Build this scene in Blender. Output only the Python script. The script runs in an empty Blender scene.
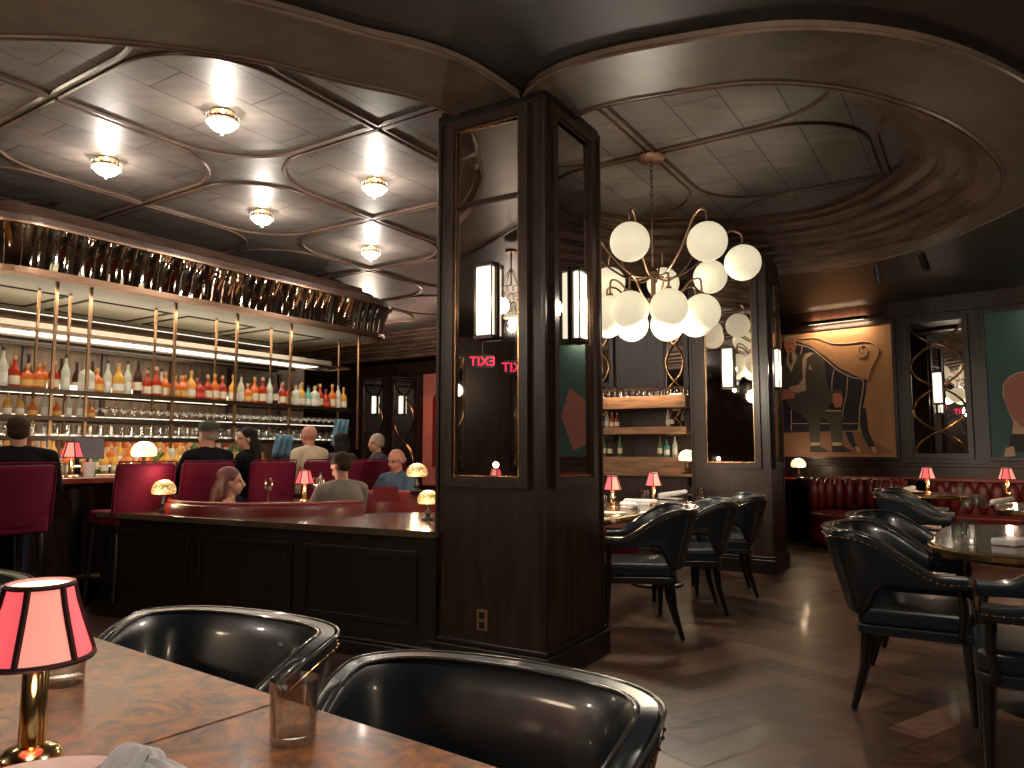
import bpy, bmesh, math, random
from mathutils import Vector, Matrix
from math import sin, cos, pi, radians, atan2, sqrt, hypot
R = random.Random(7)
SC = bpy.context.scene
COL = SC.collection
F, H = 740.0, 1.22
PT = math.atan(68/F); CP, SP = cos(PT), sin(PT)

# ------------------------------------------------------------------ camera
cam = bpy.data.cameras.new('camera'); co = bpy.data.objects.new('camera', cam); COL.objects.link(co)
co.location = (0, 0, H); co.rotation_euler = (pi/2 + PT, 0, 0)
cam.sensor_width = 36; cam.lens = F/1024*36; cam.clip_start = .02; cam.clip_end = 100
SC.camera = co

def ray(u, v):
    a = (u-512)/F; b = (384-v)/F
    return Vector((a, CP-SP*b, SP+CP*b))
def atz(u, v, z):
    d = ray(u, v); t = (z-H)/d.z
    return Vector((d.x*t, d.y*t, z))
def aty(u, v, y):
    d = ray(u, v); t = y/d.y
    return Vector((d.x*t, y, H+d.z*t))

# ------------------------------------------------------------------ materials
def nmat(name):
    m = bpy.data.materials.new(name); m.use_nodes = True
    nt = m.node_tree; b = nt.nodes['Principled BSDF']
    return m, nt, b
def setc(b, col, rough=.5, metal=0., spec=None, coat=0., trans=0., emis=None, es=0., sheen=0., ior=None, sss=0):
    b.inputs['Base Color'].default_value = (*col, 1)
    b.inputs['Roughness'].default_value = rough
    b.inputs['Metallic'].default_value = metal
    if spec is not None: b.inputs['Specular IOR Level'].default_value = spec
    b.inputs['Coat Weight'].default_value = coat
    b.inputs['Coat Roughness'].default_value = .08
    b.inputs['Transmission Weight'].default_value = trans
    if ior: b.inputs['IOR'].default_value = ior
    if sheen: b.inputs['Sheen Weight'].default_value = sheen
    if emis: b.inputs['Emission Color'].default_value = (*emis, 1); b.inputs['Emission Strength'].default_value = es
def ramp(nt, stops):
    r = nt.nodes.new('ShaderNodeValToRGB'); e = r.color_ramp.elements
    while len(e) < len(stops): e.new(.5)
    for i, (p, c) in enumerate(stops): e[i].position = p; e[i].color = (*c, 1)
    return r
def tex(nt, kind, scale, coord='Object', vec=(1, 1, 1), rot=0, **kw):
    tc = nt.nodes.new('ShaderNodeTexCoord'); mp = nt.nodes.new('ShaderNodeMapping')
    mp.inputs['Scale'].default_value = vec; mp.inputs['Rotation'].default_value = (0, 0, rot)
    nt.links.new(tc.outputs[coord], mp.inputs['Vector'])
    t = nt.nodes.new(kind); t.inputs['Scale'].default_value = scale
    for k, v in kw.items(): t.inputs[k].default_value = v
    nt.links.new(mp.outputs[0], t.inputs['Vector'])
    return t
def bump(nt, b, src, strength, dist=.01):
    n = nt.nodes.new('ShaderNodeBump'); n.inputs['Strength'].default_value = strength; n.inputs['Distance'].default_value = dist
    nt.links.new(src, n.inputs['Height']); nt.links.new(n.outputs[0], b.inputs['Normal'])
def plain(name, col, rough=.5, **kw):
    m, nt, b = nmat(name); setc(b, col, rough, **kw)
    t = tex(nt, 'ShaderNodeTexNoise', 18)
    mx = nt.nodes.new('ShaderNodeMixRGB'); mx.blend_type = 'MULTIPLY'; mx.inputs[0].default_value = .35
    mx.inputs[1].default_value = (*col, 1)
    r = ramp(nt, [(.3, (.6, .6, .6)), (.7, (1, 1, 1))]); nt.links.new(t.outputs[0], r.inputs[0])
    nt.links.new(r.outputs[0], mx.inputs[2]); nt.links.new(mx.outputs[0], b.inputs['Base Color'])
    return m
def wood(name, dark, light, rough=.4, vec=(8, 8, .8), scale=3, coat=.0, det=6, bs=.1, coord='Object'):
    m, nt, b = nmat(name); setc(b, light, rough, coat=coat)
    t = tex(nt, 'ShaderNodeTexNoise', scale, vec=vec, Detail=det, Distortion=.6, coord=coord)
    r = ramp(nt, [(.3, dark), (.7, light)])
    nt.links.new(t.outputs[0], r.inputs[0]); nt.links.new(r.outputs[0], b.inputs['Base Color'])
    bump(nt, b, t.outputs[0], bs, .004)
    return m
M = {}
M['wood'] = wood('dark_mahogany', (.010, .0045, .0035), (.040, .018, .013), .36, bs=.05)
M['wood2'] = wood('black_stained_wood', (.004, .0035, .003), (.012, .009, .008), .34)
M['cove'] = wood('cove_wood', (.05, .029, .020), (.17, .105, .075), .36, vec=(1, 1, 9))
M['crown'] = wood('crown_wood', (.03, .017, .012), (.095, .055, .040), .4, vec=(1, 1, 9))
M['ring'] = wood('ring_wood', (.075, .052, .036), (.14, .10, .07), .40, vec=(2, 2, 2), scale=2)
M['shelfwood'] = wood('brown_shelf_wood', (.10, .05, .025), (.27, .14, .07), .45, vec=(1, 1, 8))
M['soffit'] = wood('dark_soffit_wood', (.007, .005, .005), (.020, .013, .011), .5, vec=(.6, 4, 1))
M['legs'] = plain('ebonised_leg_wood', (.008, .007, .007), .3)
M['black'] = plain('matt_black', (.006, .006, .006), .5)
M['dark_metal'] = plain('dark_bronze_metal', (.05, .035, .025), .35, metal=.8)
M['brass'] = plain('aged_brass', (.55, .33, .15), .25, metal=1)
M['brightbrass'] = plain('polished_brass', (.83, .62, .3), .16, metal=1)
M['rosebrass'] = plain('copper_brass', (.27, .165, .11), .45, metal=1)
M['postbrass'] = plain('dull_post_brass', (.30, .18, .10), .35, metal=1)
M['leather'] = plain('black_teal_leather', (.009, .013, .018), .3, coat=.35)
m, nt, b = nmat('near_leather'); setc(b, (.010, .016, .022), .3, coat=.35)
t = tex(nt, 'ShaderNodeTexNoise', 220, Detail=2); bump(nt, b, t.outputs[0], .12, .001); M['leather2'] = m
M['piping'] = plain('leather_piping', (.05, .05, .045), .22, coat=.5)
M['burgundy'] = plain('burgundy_velvet', (.12, .003, .022), .8, spec=.2)
M['red'] = plain('red_leather', (.16, .012, .012), .35, coat=.1)
M['redwood'] = plain('red_lacquer', (.30, .045, .03), .35)
M['cream'] = plain('cream_panel', (.30, .285, .245), .5)
M['white'] = plain('white_linen', (.75, .73, .72), .8)
M['napkin'] = plain('grey_linen', (.62, .62, .64), .85)
M['china'] = plain('white_china', (.8, .78, .77), .2, coat=.5)
M['paper'] = plain('menu_paper', (.8, .75, .68), .7)
M['pink_wall'] = plain('pink_panel', (.55, .16, .12), .6)  # red light falling on the panel is put into its colour
# ceiling panels with seams
def ceiling_mat():
    m, nt, b = nmat('ceiling_panels'); setc(b, (.15, .13, .12), .46, spec=.35)
    br = tex(nt, 'ShaderNodeTexBrick', 1.0, rot=-radians(57.5))
    br.offset = .5; br.inputs['Color1'].default_value = (.165, .145, .130, 1); br.inputs['Color2'].default_value = (.13, .113, .103, 1)
    br.inputs['Mortar'].default_value = (.02, .015, .012, 1); br.inputs['Mortar Size'].default_value = .006
    br.inputs['Brick Width'].default_value = 1.1; br.inputs['Row Height'].default_value = .36; br.inputs['Mortar Smooth'].default_value = .3
    n = tex(nt, 'ShaderNodeTexNoise', 2.2, vec=(1, 5, 1), Detail=6, rot=.6)
    r = ramp(nt, [(.3, (.7, .7, .72)), (.7, (1.1, 1.05, 1))]); nt.links.new(n.outputs[0], r.inputs[0])
    mx = nt.nodes.new('ShaderNodeMixRGB'); mx.blend_type = 'MULTIPLY'; mx.inputs[0].default_value = 1
    nt.links.new(br.outputs['Color'], mx.inputs[1]); nt.links.new(r.outputs[0], mx.inputs[2]); nt.links.new(mx.outputs[0], b.inputs['Base Color'])
    return m
M['ceil'] = ceiling_mat()
def floor_mat():
    m, nt, b = nmat('parquet'); setc(b, (.1, .05, .03), .3, coat=.1)
    at = nt.nodes.new('ShaderNodeAttribute'); at.attribute_name = 'tone'
    r = ramp(nt, [(0, (.045, .021, .014)), (.5, (.10, .050, .032)), (1, (.19, .105, .066))]); nt.links.new(at.outputs['Fac'], r.inputs[0])
    n = tex(nt, 'ShaderNodeTexNoise', 6, vec=(1, 5, 1), rot=radians(34), Detail=8, Distortion=.3)
    r2 = ramp(nt, [(.3, (.7, .7, .7)), (.7, (1.15, 1.12, 1.1))]); nt.links.new(n.outputs[0], r2.inputs[0])
    mx = nt.nodes.new('ShaderNodeMixRGB'); mx.blend_type = 'MULTIPLY'; mx.inputs[0].default_value = 1
    nt.links.new(r.outputs[0], mx.inputs[1]); nt.links.new(r2.outputs[0], mx.inputs[2]); nt.links.new(mx.outputs[0], b.inputs['Base Color'])
    r3 = ramp(nt, [(.3, (.30,)*3), (.7, (.44,)*3)]); nt.links.new(n.outputs[0], r3.inputs[0]); nt.links.new(r3.outputs[0], b.inputs['Roughness'])
    bump(nt, b, n.outputs[0], .05, .002)
    return m
M['floor'] = floor_mat()
def burl():
    m, nt, b = nmat('burl_veneer'); setc(b, (.4, .18, .07), .3, spec=.12, coat=.04)
    n = tex(nt, 'ShaderNodeTexNoise', 9, Detail=9, Distortion=2.2, Roughness=.65)
    r = ramp(nt, [(.30, (.035, .012, .005)), (.45, (.15, .055, .018)), (.58, (.34, .105, .018)), (.75, (.48, .17, .035))])
    nt.links.new(n.outputs[0], r.inputs[0])
    v = tex(nt, 'ShaderNodeTexVoronoi', 5.5); r2 = ramp(nt, [(.03, (.25, .2, .2)), (.12, (1, 1, 1))]); nt.links.new(v.outputs[0], r2.inputs[0])
    mx = nt.nodes.new('ShaderNodeMixRGB'); mx.blend_type = 'MULTIPLY'; mx.inputs[0].default_value = .45
    nt.links.new(r.outputs[0], mx.inputs[1]); nt.links.new(r2.outputs[0], mx.inputs[2]); nt.links.new(mx.outputs[0], b.inputs['Base Color'])
    return m
M['burl'] = burl()
M['table'] = wood('dark_table_top', (.05, .035, .022), (.12, .085, .05), .16, vec=(1, 5, 1), coat=.5)
def mirror():
    m, nt, b = nmat('aged_mirror'); setc(b, (.60, .56, .54), .04, metal=1)
    n = tex(nt, 'ShaderNodeTexNoise', 6, Detail=5); r = ramp(nt, [(.45, (.01,)*3), (.8, (.04,)*3)])
    nt.links.new(n.outputs[0], r.inputs[0]); nt.links.new(r.outputs[0], b.inputs['Roughness'])
    return m
M['mirror'] = mirror()
M['tiles'] = plain('valance_mirror', (.7, .64, .56), .04, metal=1)
def thin_glass(name, tint=(1, 1, 1), gl=.12, rough=.02):
    m = bpy.data.materials.new(name); m.use_nodes = True; nt = m.node_tree; nt.nodes.clear()
    o = nt.nodes.new('ShaderNodeOutputMaterial'); t = nt.nodes.new('ShaderNodeBsdfTransparent'); g = nt.nodes.new('ShaderNodeBsdfGlossy')
    t.inputs[0].default_value = (*tint, 1); g.inputs['Roughness'].default_value = rough
    lw = nt.nodes.new('ShaderNodeLayerWeight'); lw.inputs[0].default_value = .35
    ma = nt.nodes.new('ShaderNodeMath'); ma.operation = 'MULTIPLY_ADD'; ma.inputs[1].default_value = .75; ma.inputs[2].default_value = gl
    ma.use_clamp = True
    nt.links.new(lw.outputs['Facing'], ma.inputs[0])
    mx = nt.nodes.new('ShaderNodeMixShader'); nt.links.new(ma.outputs[0], mx.inputs[0]); nt.links.new(t.outputs[0], mx.inputs[1]); nt.links.new(g.outputs[0], mx.inputs[2])
    nt.links.new(mx.outputs[0], o.inputs[0])
    return m
M['glass'] = thin_glass('clear_glass', (.975, .985, .98), .17)
m, nt, b = nmat('solid_glass'); setc(b, (1, 1, 1), .01, trans=1, ior=1.45); M['solid_glass'] = m
def glow(name, col, strength, pat=None):
    m, nt, b = nmat(name); setc(b, tuple(min(.8, c) for c in col), .4, emis=col, es=strength)
    return m
WARM = (1, .80, .58)
M['globe'] = glow('opal_globe', (1, .86, .60), .40)
M['sconce'] = glow('milk_glass', (1, .90, .70), .95)
M['strip'] = glow('led_strip', (1, .88, .70), .75)
M['bulb'] = glow('bulb_glow', (1, .86, .66), 6)
M['white_shade'] = glow('cream_shade', (1, .82, .52), .75)
M['exit'] = glow('exit_red', (1, .02, .08), 1.6)
def crystal():
    m, nt, b = nmat('crystal'); setc(b, (.9, .85, .75), .08)
    v = tex(nt, 'ShaderNodeTexVoronoi', 60); r = ramp(nt, [(.15, (1, .93, .78)), (.5, (.42, .34, .22)), (.85, (.12, .09, .06))])
    nt.links.new(v.outputs[0], r.inputs[0]); nt.links.new(r.outputs[0], b.inputs['Emission Color']); b.inputs['Emission Strength'].default_value = 1.4
    return m
M['crystal'] = crystal()
M['crystal_dim'] = glow('crystal_drops', (.9, .82, .7), .25)
def stained():
    m, nt, b = nmat('stained_glass'); setc(b, (.5, .4, .25), .25)
    v = tex(nt, 'ShaderNodeTexVoronoi', 38); v.feature = 'DISTANCE_TO_EDGE'
    r = ramp(nt, [(.0, (.03, .015, .01)), (.08, (.05, .025, .012)), (.12, (1, .8, .42))]); nt.links.new(v.outputs[0], r.inputs[0])
    c = tex(nt, 'ShaderNodeTexVoronoi', 38); r2 = ramp(nt, [(.3, (1, .9, .6)), (.6, (.8, .8, .4)), (.8, (.9, .35, .12))]); nt.links.new(c.outputs['Color'], r2.inputs[0])
    mx = nt.nodes.new('ShaderNodeMixRGB'); mx.blend_type = 'MULTIPLY'; mx.inputs[0].default_value = 1
    nt.links.new(r.outputs[0], mx.inputs[1]); nt.links.new(r2.outputs[0], mx.inputs[2])
    nt.links.new(mx.outputs[0], b.inputs['Emission Color']); b.inputs['Emission Strength'].default_value = .75
    return m
M['stained'] = stained()
M['pinkshade'] = glow('pink_silk_shade', (.95, .11, .13), .62)
M['pinkshade_l'] = glow('pale_pink_silk', (1, .33, .25), .58)
M['shade_in'] = glow('shade_lining', (1, .84, .58), .8)
M['maroon'] = plain('maroon_ribbon', (.05, .008, .012), .7)
M['skin'] = plain('skin', (.50, .25, .17), .5)
M['skin2'] = plain('skin_ruddy', (.48, .20, .14), .5)
M['hair'] = plain('dark_hair', (.010, .006, .005), .75, spec=.2)
M['hair2'] = plain('brown_hair', (.04, .019, .011), .75, spec=.2)
M['hairred'] = plain('auburn_hair', (.10, .022, .016), .5)
M['hairgrey'] = plain('grey_hair', (.30, .25, .22), .6)
M['sh_black'] = plain('black_cloth', (.006, .006, .008), .9, spec=.15)
M['sh_cream'] = plain('cream_cloth', (.62, .50, .36), .8)
M['sh_grey'] = plain('taupe_cloth', (.20, .17, .145), .8)
M['sh_blue'] = plain('blue_cloth', (.04, .075, .13), .8)
M['sh_navy'] = plain('navy_cloth', (.02, .025, .045), .8)
M['sh_lblue'] = plain('light_blue_cloth', (.12, .24, .34), .8)
M['denim'] = plain('denim', (.03, .04, .07), .85)
M['hat'] = plain('olive_hat', (.035, .032, .018), .8)
M['garnish'] = plain('green_leaves', (.09, .17, .03), .6)

# ------------------------------------------------------------------ mesh builder
class MB:
    def __init__(s): s.v = []; s.f = []; s.m = []
    def add(s, vs, fs, mi=0):
        o = len(s.v); s.v += [tuple(p) for p in vs]; s.f += [[i+o for i in f] for f in fs]; s.m += [mi]*len(fs); return s
    def box(s, c, d, rz=0, mi=0, tap=1., rx=0):
        x, y, z = d[0]/2, d[1]/2, d[2]/2; vs = []
        for k in (-1, 1):
            q = tap if k > 0 else 1
            for i, j in ((-1, -1), (1, -1), (1, 1), (-1, 1)): vs.append(Vector((i*x*q, j*y*q, k*z)))
        m = Matrix.Rotation(rz, 3, 'Z') @ Matrix.Rotation(rx, 3, 'X'); c = Vector(c)
        return s.add([m @ p + c for p in vs], [(3, 2, 1, 0), (4, 5, 6, 7), (0, 1, 5, 4), (1, 2, 6, 5), (2, 3, 7, 6), (3, 0, 4, 7)], mi)
    def bx(s, x0, x1, y0, y1, z0, z1, mi=0): return s.box(((x0+x1)/2, (y0+y1)/2, (z0+z1)/2), (x1-x0, y1-y0, z1-z0), mi=mi)
    def lathe(s, prof, c=(0, 0, 0), n=24, mi=0, mat=None, cap=True, sx=1, sy=1):
        vs = []; fs = []; k = len(prof)
        for r, z in prof:
            for i in range(n):
                a = 2*pi*i/n; vs.append(Vector((r*cos(a)*sx, r*sin(a)*sy, z)))
        for j in range(k-1):
            for i in range(n): i2 = (i+1) % n; fs.append((j*n+i, j*n+i2, (j+1)*n+i2, (j+1)*n+i))
        if cap:
            if prof[0][0] > 1e-5: fs.append(tuple(range(n-1, -1, -1)))
            if prof[-1][0] > 1e-5: fs.append(tuple((k-1)*n+i for i in range(n)))
        c = Vector(c); vs = [(mat @ p if mat else p)+c for p in vs]
        return s.add(vs, fs, mi)
    def ell(s, c, r, n=16, mi=0, mat=None):
        k = max(6, n//2); prof = [(max(1e-4, sin(pi*j/k)), -cos(pi*j/k)) for j in range(k+1)]
        S = Matrix.Diagonal(Vector(r)); mm = (mat @ S) if mat else S
        return s.lathe(prof, c, n, mi, mm, cap=False)
    def cap(s, a, b, r1, r2, n=12, mi=0, ends=True):
        a = Vector(a); b = Vector(b); d = b-a; L = d.length
        q = d.to_track_quat('Z', 'Y').to_matrix()
        if ends: prof = [(max(1e-4, r1*cos(t)), r1*sin(t)) for t in (-pi/2, -pi/3, -pi/6, 0)] + [(max(1e-4, r2*cos(t)), L+r2*sin(t)) for t in (0, pi/6, pi/3, pi/2)]
        else: prof = [(r1, 0), (r2, L)]
        return s.lathe(prof, a, n, mi, q)
    def tube(s, path, r, n=8, closed=False, mi=0, rad=None, caps=True):
        P = [Vector(p) for p in path]; k = len(P); vs = []; fs = []
        up = Vector((0, 0, 1)); pn = None
        for i, p in enumerate(P):
            t = (P[(i+1) % k]-P[i-1]) if closed else (P[min(i+1, k-1)]-P[max(i-1, 0)])
            t.normalize()
            if pn is None:
                pn = t.orthogonal() if abs(t.z) > .95 else up.cross(t).normalized()
            pn = (pn - t*pn.dot(t)).normalized(); bn = t.cross(pn)
            rr = rad[i] if rad else r
            for j in range(n):
                a = 2*pi*j/n; vs.append(p+pn*rr*cos(a)+bn*rr*sin(a))
        m = k if closed else k-1
        for i in range(m):
            i2 = (i+1) % k
            for j in range(n): j2 = (j+1) % n; fs.append((i*n+j, i*n+j2, i2*n+j2, i2*n+j))
        if not closed and caps: fs.append(tuple(range(n-1, -1, -1))); fs.append(tuple((k-1)*n+j for j in range(n)))
        return s.add(vs, fs, mi)
    def prism(s, poly, z0, z1, mi=0):
        n = len(poly); ar = sum(poly[i][0]*poly[(i+1) % n][1]-poly[(i+1) % n][0]*poly[i][1] for i in range(n))
        if ar < 0: poly = poly[::-1]
        vs = [(x, y, z0) for x, y in poly]+[(x, y, z1) for x, y in poly]
        fs = [tuple(range(n-1, -1, -1)), tuple(range(n, 2*n))]+[(i, (i+1) % n, n+(i+1) % n, n+i) for i in range(n)]
        return s.add(vs, fs, mi)
    def sweep(s, curve, prof, closed=True, mi=0):
        """curve: 2D points; prof: (offset to the left of travel, z); a strip along the curve"""
        N = norms(curve, closed); k = len(curve); q = len(prof); vs = []; fs = []
        for (x, y), (nx, ny) in zip(curve, N):
            for o, z in prof: vs.append((x+nx*o, y+ny*o, z))
        for i in range(k if closed else k-1):
            i2 = (i+1) % k
            for j in range(q-1): fs.append((i*q+j, i2*q+j, i2*q+j+1, i*q+j+1))
        return s.add(vs, fs, mi)
    def build(s, name, mat, parent=None, smooth=False, bevel=0, seg=2, recalc=True, loc=None, rz=0):
        me = bpy.data.meshes.new(name); me.from_pydata(s.v, [], s.f); me.update()
        mats = mat if isinstance(mat, (list, tuple)) else [mat]
        for m in mats: me.materials.append(M[m] if isinstance(m, str) else m)
        for p, i in zip(me.polygons, s.m): p.material_index = i
        if recalc:
            bm = bmesh.new(); bm.from_mesh(me); bmesh.ops.remove_doubles(bm, verts=bm.verts, dist=1e-5)
            bmesh.ops.recalc_face_normals(bm, faces=bm.faces); bm.to_mesh(me); bm.free()
        if smooth:
            for p in me.polygons: p.use_smooth = True
            try: me.set_sharp_from_angle(angle=radians(42))
            except Exception: pass
        o = bpy.data.objects.new(name, me); COL.objects.link(o)
        if parent: o.parent = parent
        if loc is not None: o.location = loc
        if rz: o.rotation_euler = (0, 0, rz)
        if bevel:
            md = o.modifiers.new('bevel', 'BEVEL'); md.width = bevel; md.segments = seg; md.limit_method = 'ANGLE'; md.angle_limit = radians(35)
        return o
def norms(c, closed):
    k = len(c); N = []
    for i in range(k):
        a = c[i-1] if (closed or i > 0) else c[i]; b = c[(i+1) % k] if (closed or i < k-1) else c[i]
        dx, dy = b[0]-a[0], b[1]-a[1]; l = hypot(dx, dy) or 1; N.append((-dy/l, dx/l))
    return N
def offs(c, o, closed=True):
    return [(x+nx*(o(nx, ny) if callable(o) else o), y+ny*(o(nx, ny) if callable(o) else o)) for (x, y), (nx, ny) in zip(c, norms(c, closed))]
def spline(P, n=8, closed=True):
    k = len(P); out = []
    for i in range(k if closed else k-1):
        p0, p1, p2, p3 = [Vector(P[j % k] if closed else P[max(0, min(k-1, j))]) for j in (i-1, i, i+1, i+2)]
        for q in range(n):
            t = q/n; out.append(tuple(.5*((2*p1)+(p2-p0)*t+(2*p0-5*p1+4*p2-p3)*t*t+(3*p1-p0-3*p2+p3)*t**3)))
    if not closed: out.append(tuple(P[-1]))
    return out
def ccw(P):
    return P if sum(P[i][0]*P[(i+1) % len(P)][1]-P[(i+1) % len(P)][0]*P[i][1] for i in range(len(P))) > 0 else P[::-1]
def rrect(x0, x1, y0, y1, r, n=8):
    out = []
    for cx, cy, a0 in ((x1-r, y0+r, -90), (x1-r, y1-r, 0), (x0+r, y1-r, 90), (x0+r, y0+r, 180)):
        for i in range(n+1): a = radians(a0+90*i/n); out.append((cx+r*cos(a), cy+r*sin(a)))
    return out
def fill2d(outer, holes, z, name, mat):
    cu = bpy.data.curves.new(name, 'CURVE'); cu.dimensions = '2D'; cu.fill_mode = 'BOTH'
    for lp in [outer]+holes:
        sp = cu.splines.new('POLY'); sp.points.add(len(lp)-1)
        for p, (x, y) in zip(sp.points, lp): p.co = (x, y, 0, 1)
        sp.use_cyclic_u = True
    o = bpy.data.objects.new(name+'_tmp', cu); COL.objects.link(o); bpy.context.view_layer.update()
    me = bpy.data.meshes.new_from_object(o.evaluated_get(bpy.context.evaluated_depsgraph_get()))
    bpy.data.objects.remove(o); bpy.data.curves.remove(cu)
    me.name = name; me.materials.clear(); me.materials.append(M[mat])
    r = bpy.data.objects.new(name, me); COL.objects.link(r); r.location = (0, 0, z); return r

# ------------------------------------------------------------------ things
def tag(o, label, cat=None, group=None):
    o['label'] = label
    if cat: o['category'] = cat
    if group: o['group'] = group
    return o
def thing(name, label, cat, loc=(0, 0, 0), rz=0, group=None):
    o = bpy.data.objects.new(name, None); COL.objects.link(o); o.location = loc; o.rotation_euler = (0, 0, rz)
    o.empty_display_size = .1
    return tag(o, label, cat, group)
def struct(o): o['kind'] = 'structure'; return o
KIDS = {}
def dup(root, loc, rz=0, label=None, group=None, scale=None):
    if root not in KIDS:
        KIDS[root] = [(c, [g for g in bpy.data.objects if g.parent == c]) for c in bpy.data.objects if c.parent == root]
    r = root.copy(); COL.objects.link(r); r.location = loc; r.rotation_euler = (0, 0, rz)
    if scale: r.scale = scale
    if label: r['label'] = label
    if group: r['group'] = group
    for ch, gs in KIDS[root]:
        c = ch.copy(); COL.objects.link(c); c.parent = r
        for g in gs: d = g.copy(); COL.objects.link(d); d.parent = c
    return r
class Proto:
    """the first use moves the built thing itself, later uses copy it"""
    def __init__(s, root): s.r = root; s.used = False
    def put(s, loc, rz=0, label=None, group=None, scale=None):
        if not s.used:
            s.used = True; r = s.r; r.location = loc; r.rotation_euler = (0, 0, rz)
            if label: r['label'] = label
            if group: r['group'] = group
            if scale: r.scale = scale
            return r
        r = dup(s.r, loc, rz, label, group, scale or (1, 1, 1))
        if not group and 'group' in r.keys(): del r['group']
        return r
def point(loc, watts, col=WARM, size=.03, name='lamp_light', parent=None):
    l = bpy.data.lights.new(name, 'POINT'); l.energy = watts; l.color = col; l.shadow_soft_size = size
    o = bpy.data.objects.new(name, l); COL.objects.link(o); o.location = loc
    if parent: o.parent = parent
    return o
def rot(v, a): return (v[0]*cos(a)-v[1]*sin(a), v[0]*sin(a)+v[1]*cos(a))
class Frame:
    """a vertical plane or a rotated plan frame: local x along dir, local y behind it"""
    def __init__(s, p, ang): s.p = Vector((p[0], p[1], 0)); s.a = ang; s.x = Vector((cos(ang), sin(ang), 0)); s.y = Vector((-sin(ang), cos(ang), 0))
    def w(s, x, y, z=0): q = s.p+s.x*x+s.y*y; q.z = z; return q
    def hit(s, u, v, y=0):
        d = ray(u, v); o = Vector((0, 0, H)); t = ((s.p-o).dot(s.y)+y)/d.dot(s.y); q = o+d*t
        return (q-s.p).dot(s.x), q.z
    def locz(s, u, v, z): q = atz(u, v, z)-s.p; return q.dot(s.x), q.dot(s.y)
    def sx(s, u, y):
        a = (u-512)/F; # vertical plane through pixel column
        lo, hi = -8., 14.
        def f(x): q = s.w(x, y); return q.x-a*(q.y*CP)/1
        for _ in range(60):
            m = (lo+hi)/2
            if f(lo)*f(m) <= 0: hi = m
            else: lo = m
        return (lo+hi)/2
# ================================================================== ROOM
ZC, ZS, ZR = 3.70, 3.30, 3.25
PA = radians(56.2)                         # bar direction, measured from world X
BAR = Frame((-4.20, 6.60), PA)
# floor, laid as a herringbone of planks
def make_floor():
    b = MB(); tones = []
    b.add([(-9, -4, -.004), (11, -4, -.004), (11, 18.5, -.004), (-9, 18.5, -.004)], [(0, 1, 2, 3)]); tones.append(0)
    W, L = .17, .68; ang = radians(34)
    n = 44
    for i in range(-n, n):
        for j in range(-16, 16):
            for k in (0, 1):
                # herringbone: units step diagonally
                ox = i*W + j*L*1.0; oy = i*W - j*L*1.0
                if k == 0: x0, y0, x1, y1 = ox, oy, ox+L, oy+W
                else: x0, y0, x1, y1 = ox, oy+W, ox+W, oy+W+L
                g = .0018
                pts = [(x0+g, y0+g), (x1-g, y0+g), (x1-g, y1-g), (x0+g, y1-g)]
                pts = [rot(p, ang) for p in pts]; pts = [(x+1.5, y+7.0, 0) for x, y in pts]
                if not (-8.9 < pts[0][0] < 10.5 and -3.9 < pts[0][1] < 18.0): continue
                b.add(pts, [(0, 1, 2, 3)]); tones.append(R.random())
    o = b.build('floor', 'floor', recalc=False)
    at = o.data.attributes.new('tone', 'FLOAT', 'FACE')
    for d, t in zip(at.data, tones): d.value = t
    struct(o)
make_floor()

RIM_R = spline([(.46, 4.24), (1.0, 4.0), (1.48, 3.92), (2.11, 4.08), (2.84, 4.52), (3.53, 5.19), (3.9, 5.95), (3.88, 7.0), (3.5, 7.75), (2.85, 8.14), (2.2, 8.3), (1.5, 8.15), (.9, 7.6), (.52, 6.9), (.36, 6.1), (.33, 5.2), (.36, 4.6)], 8)
RIM_L = spline([(-7.6, 6.5), (-6.2, 4.6), (-4.6, 3.75), (-3.5, 3.50), (-2.52, 3.47), (-1.92, 3.52), (-1.36, 3.68), (-.9, 3.92), (-.45, 4.18), (-.05, 4.8), (.06, 5.6), (.08, 7.5), (.05, 10), (-.1, 13), (-.55, 14.45), (-1.56, 15.28), (-3.4, 16.5), (-5.2, 17.6), (-7.6, 17.2), (-8.3, 14), (-8.3, 9)], 8)
RIM_R, RIM_L = ccw(RIM_R), ccw(RIM_L)
PROF = [(0, ZR-.015), (.0, ZR+.06), (.05, ZR+.075), (.05, ZR+.10), (.14, ZR+.135), (.14, ZR+.165), (.24, ZR+.20), (.24, ZR+.23), (.33, ZR+.27), (.40, ZR+.275), (.40, ZR+.31), (.48, ZR+.345), (.52, ZR+.35), (.52, ZR+.39), (.60, ZR+.40), (.60, ZC)]
o = fill2d([(-9.5, -4.5), (12, -4.5), (12, 19), (-9.5, 19)], [offs(RIM_R, -.06), offs(RIM_L, -.06)], ZS, 'ceiling', 'soffit'); struct(o)
b = MB().add([(-9.5, 3, ZC), (-9.5, 19, ZC), (5, 19, ZC), (5, 3, ZC)], [(0, 1, 2, 3)]); struct(b.build('ceiling_panels', 'ceil', recalc=False))
def cove(b, rim, nm):
    N_ = norms(rim, True); q = len(PROF); vs = []; fs = []; k_ = len(rim)
    for (x, y), (nx, ny) in zip(rim, N_):
        f = min(1, max(.12, (x-.7)/.9)) if nm == 'trim_1' else (.2 if (x > -1.2 and y < 12.5) else 1)
        for o_, z in PROF: vs.append((x+nx*o_*f, y+ny*o_*f, z))
    for i in range(k_):
        for j in range(q-1): fs.append((i*q+j, (i+1) % k_*q+j, (i+1) % k_*q+j+1, i*q+j+1))
    b.add(vs, fs)
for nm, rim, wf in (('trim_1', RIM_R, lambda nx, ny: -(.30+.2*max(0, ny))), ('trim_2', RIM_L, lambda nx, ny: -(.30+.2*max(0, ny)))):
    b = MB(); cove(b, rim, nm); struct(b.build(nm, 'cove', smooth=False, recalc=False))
k = 0
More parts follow.
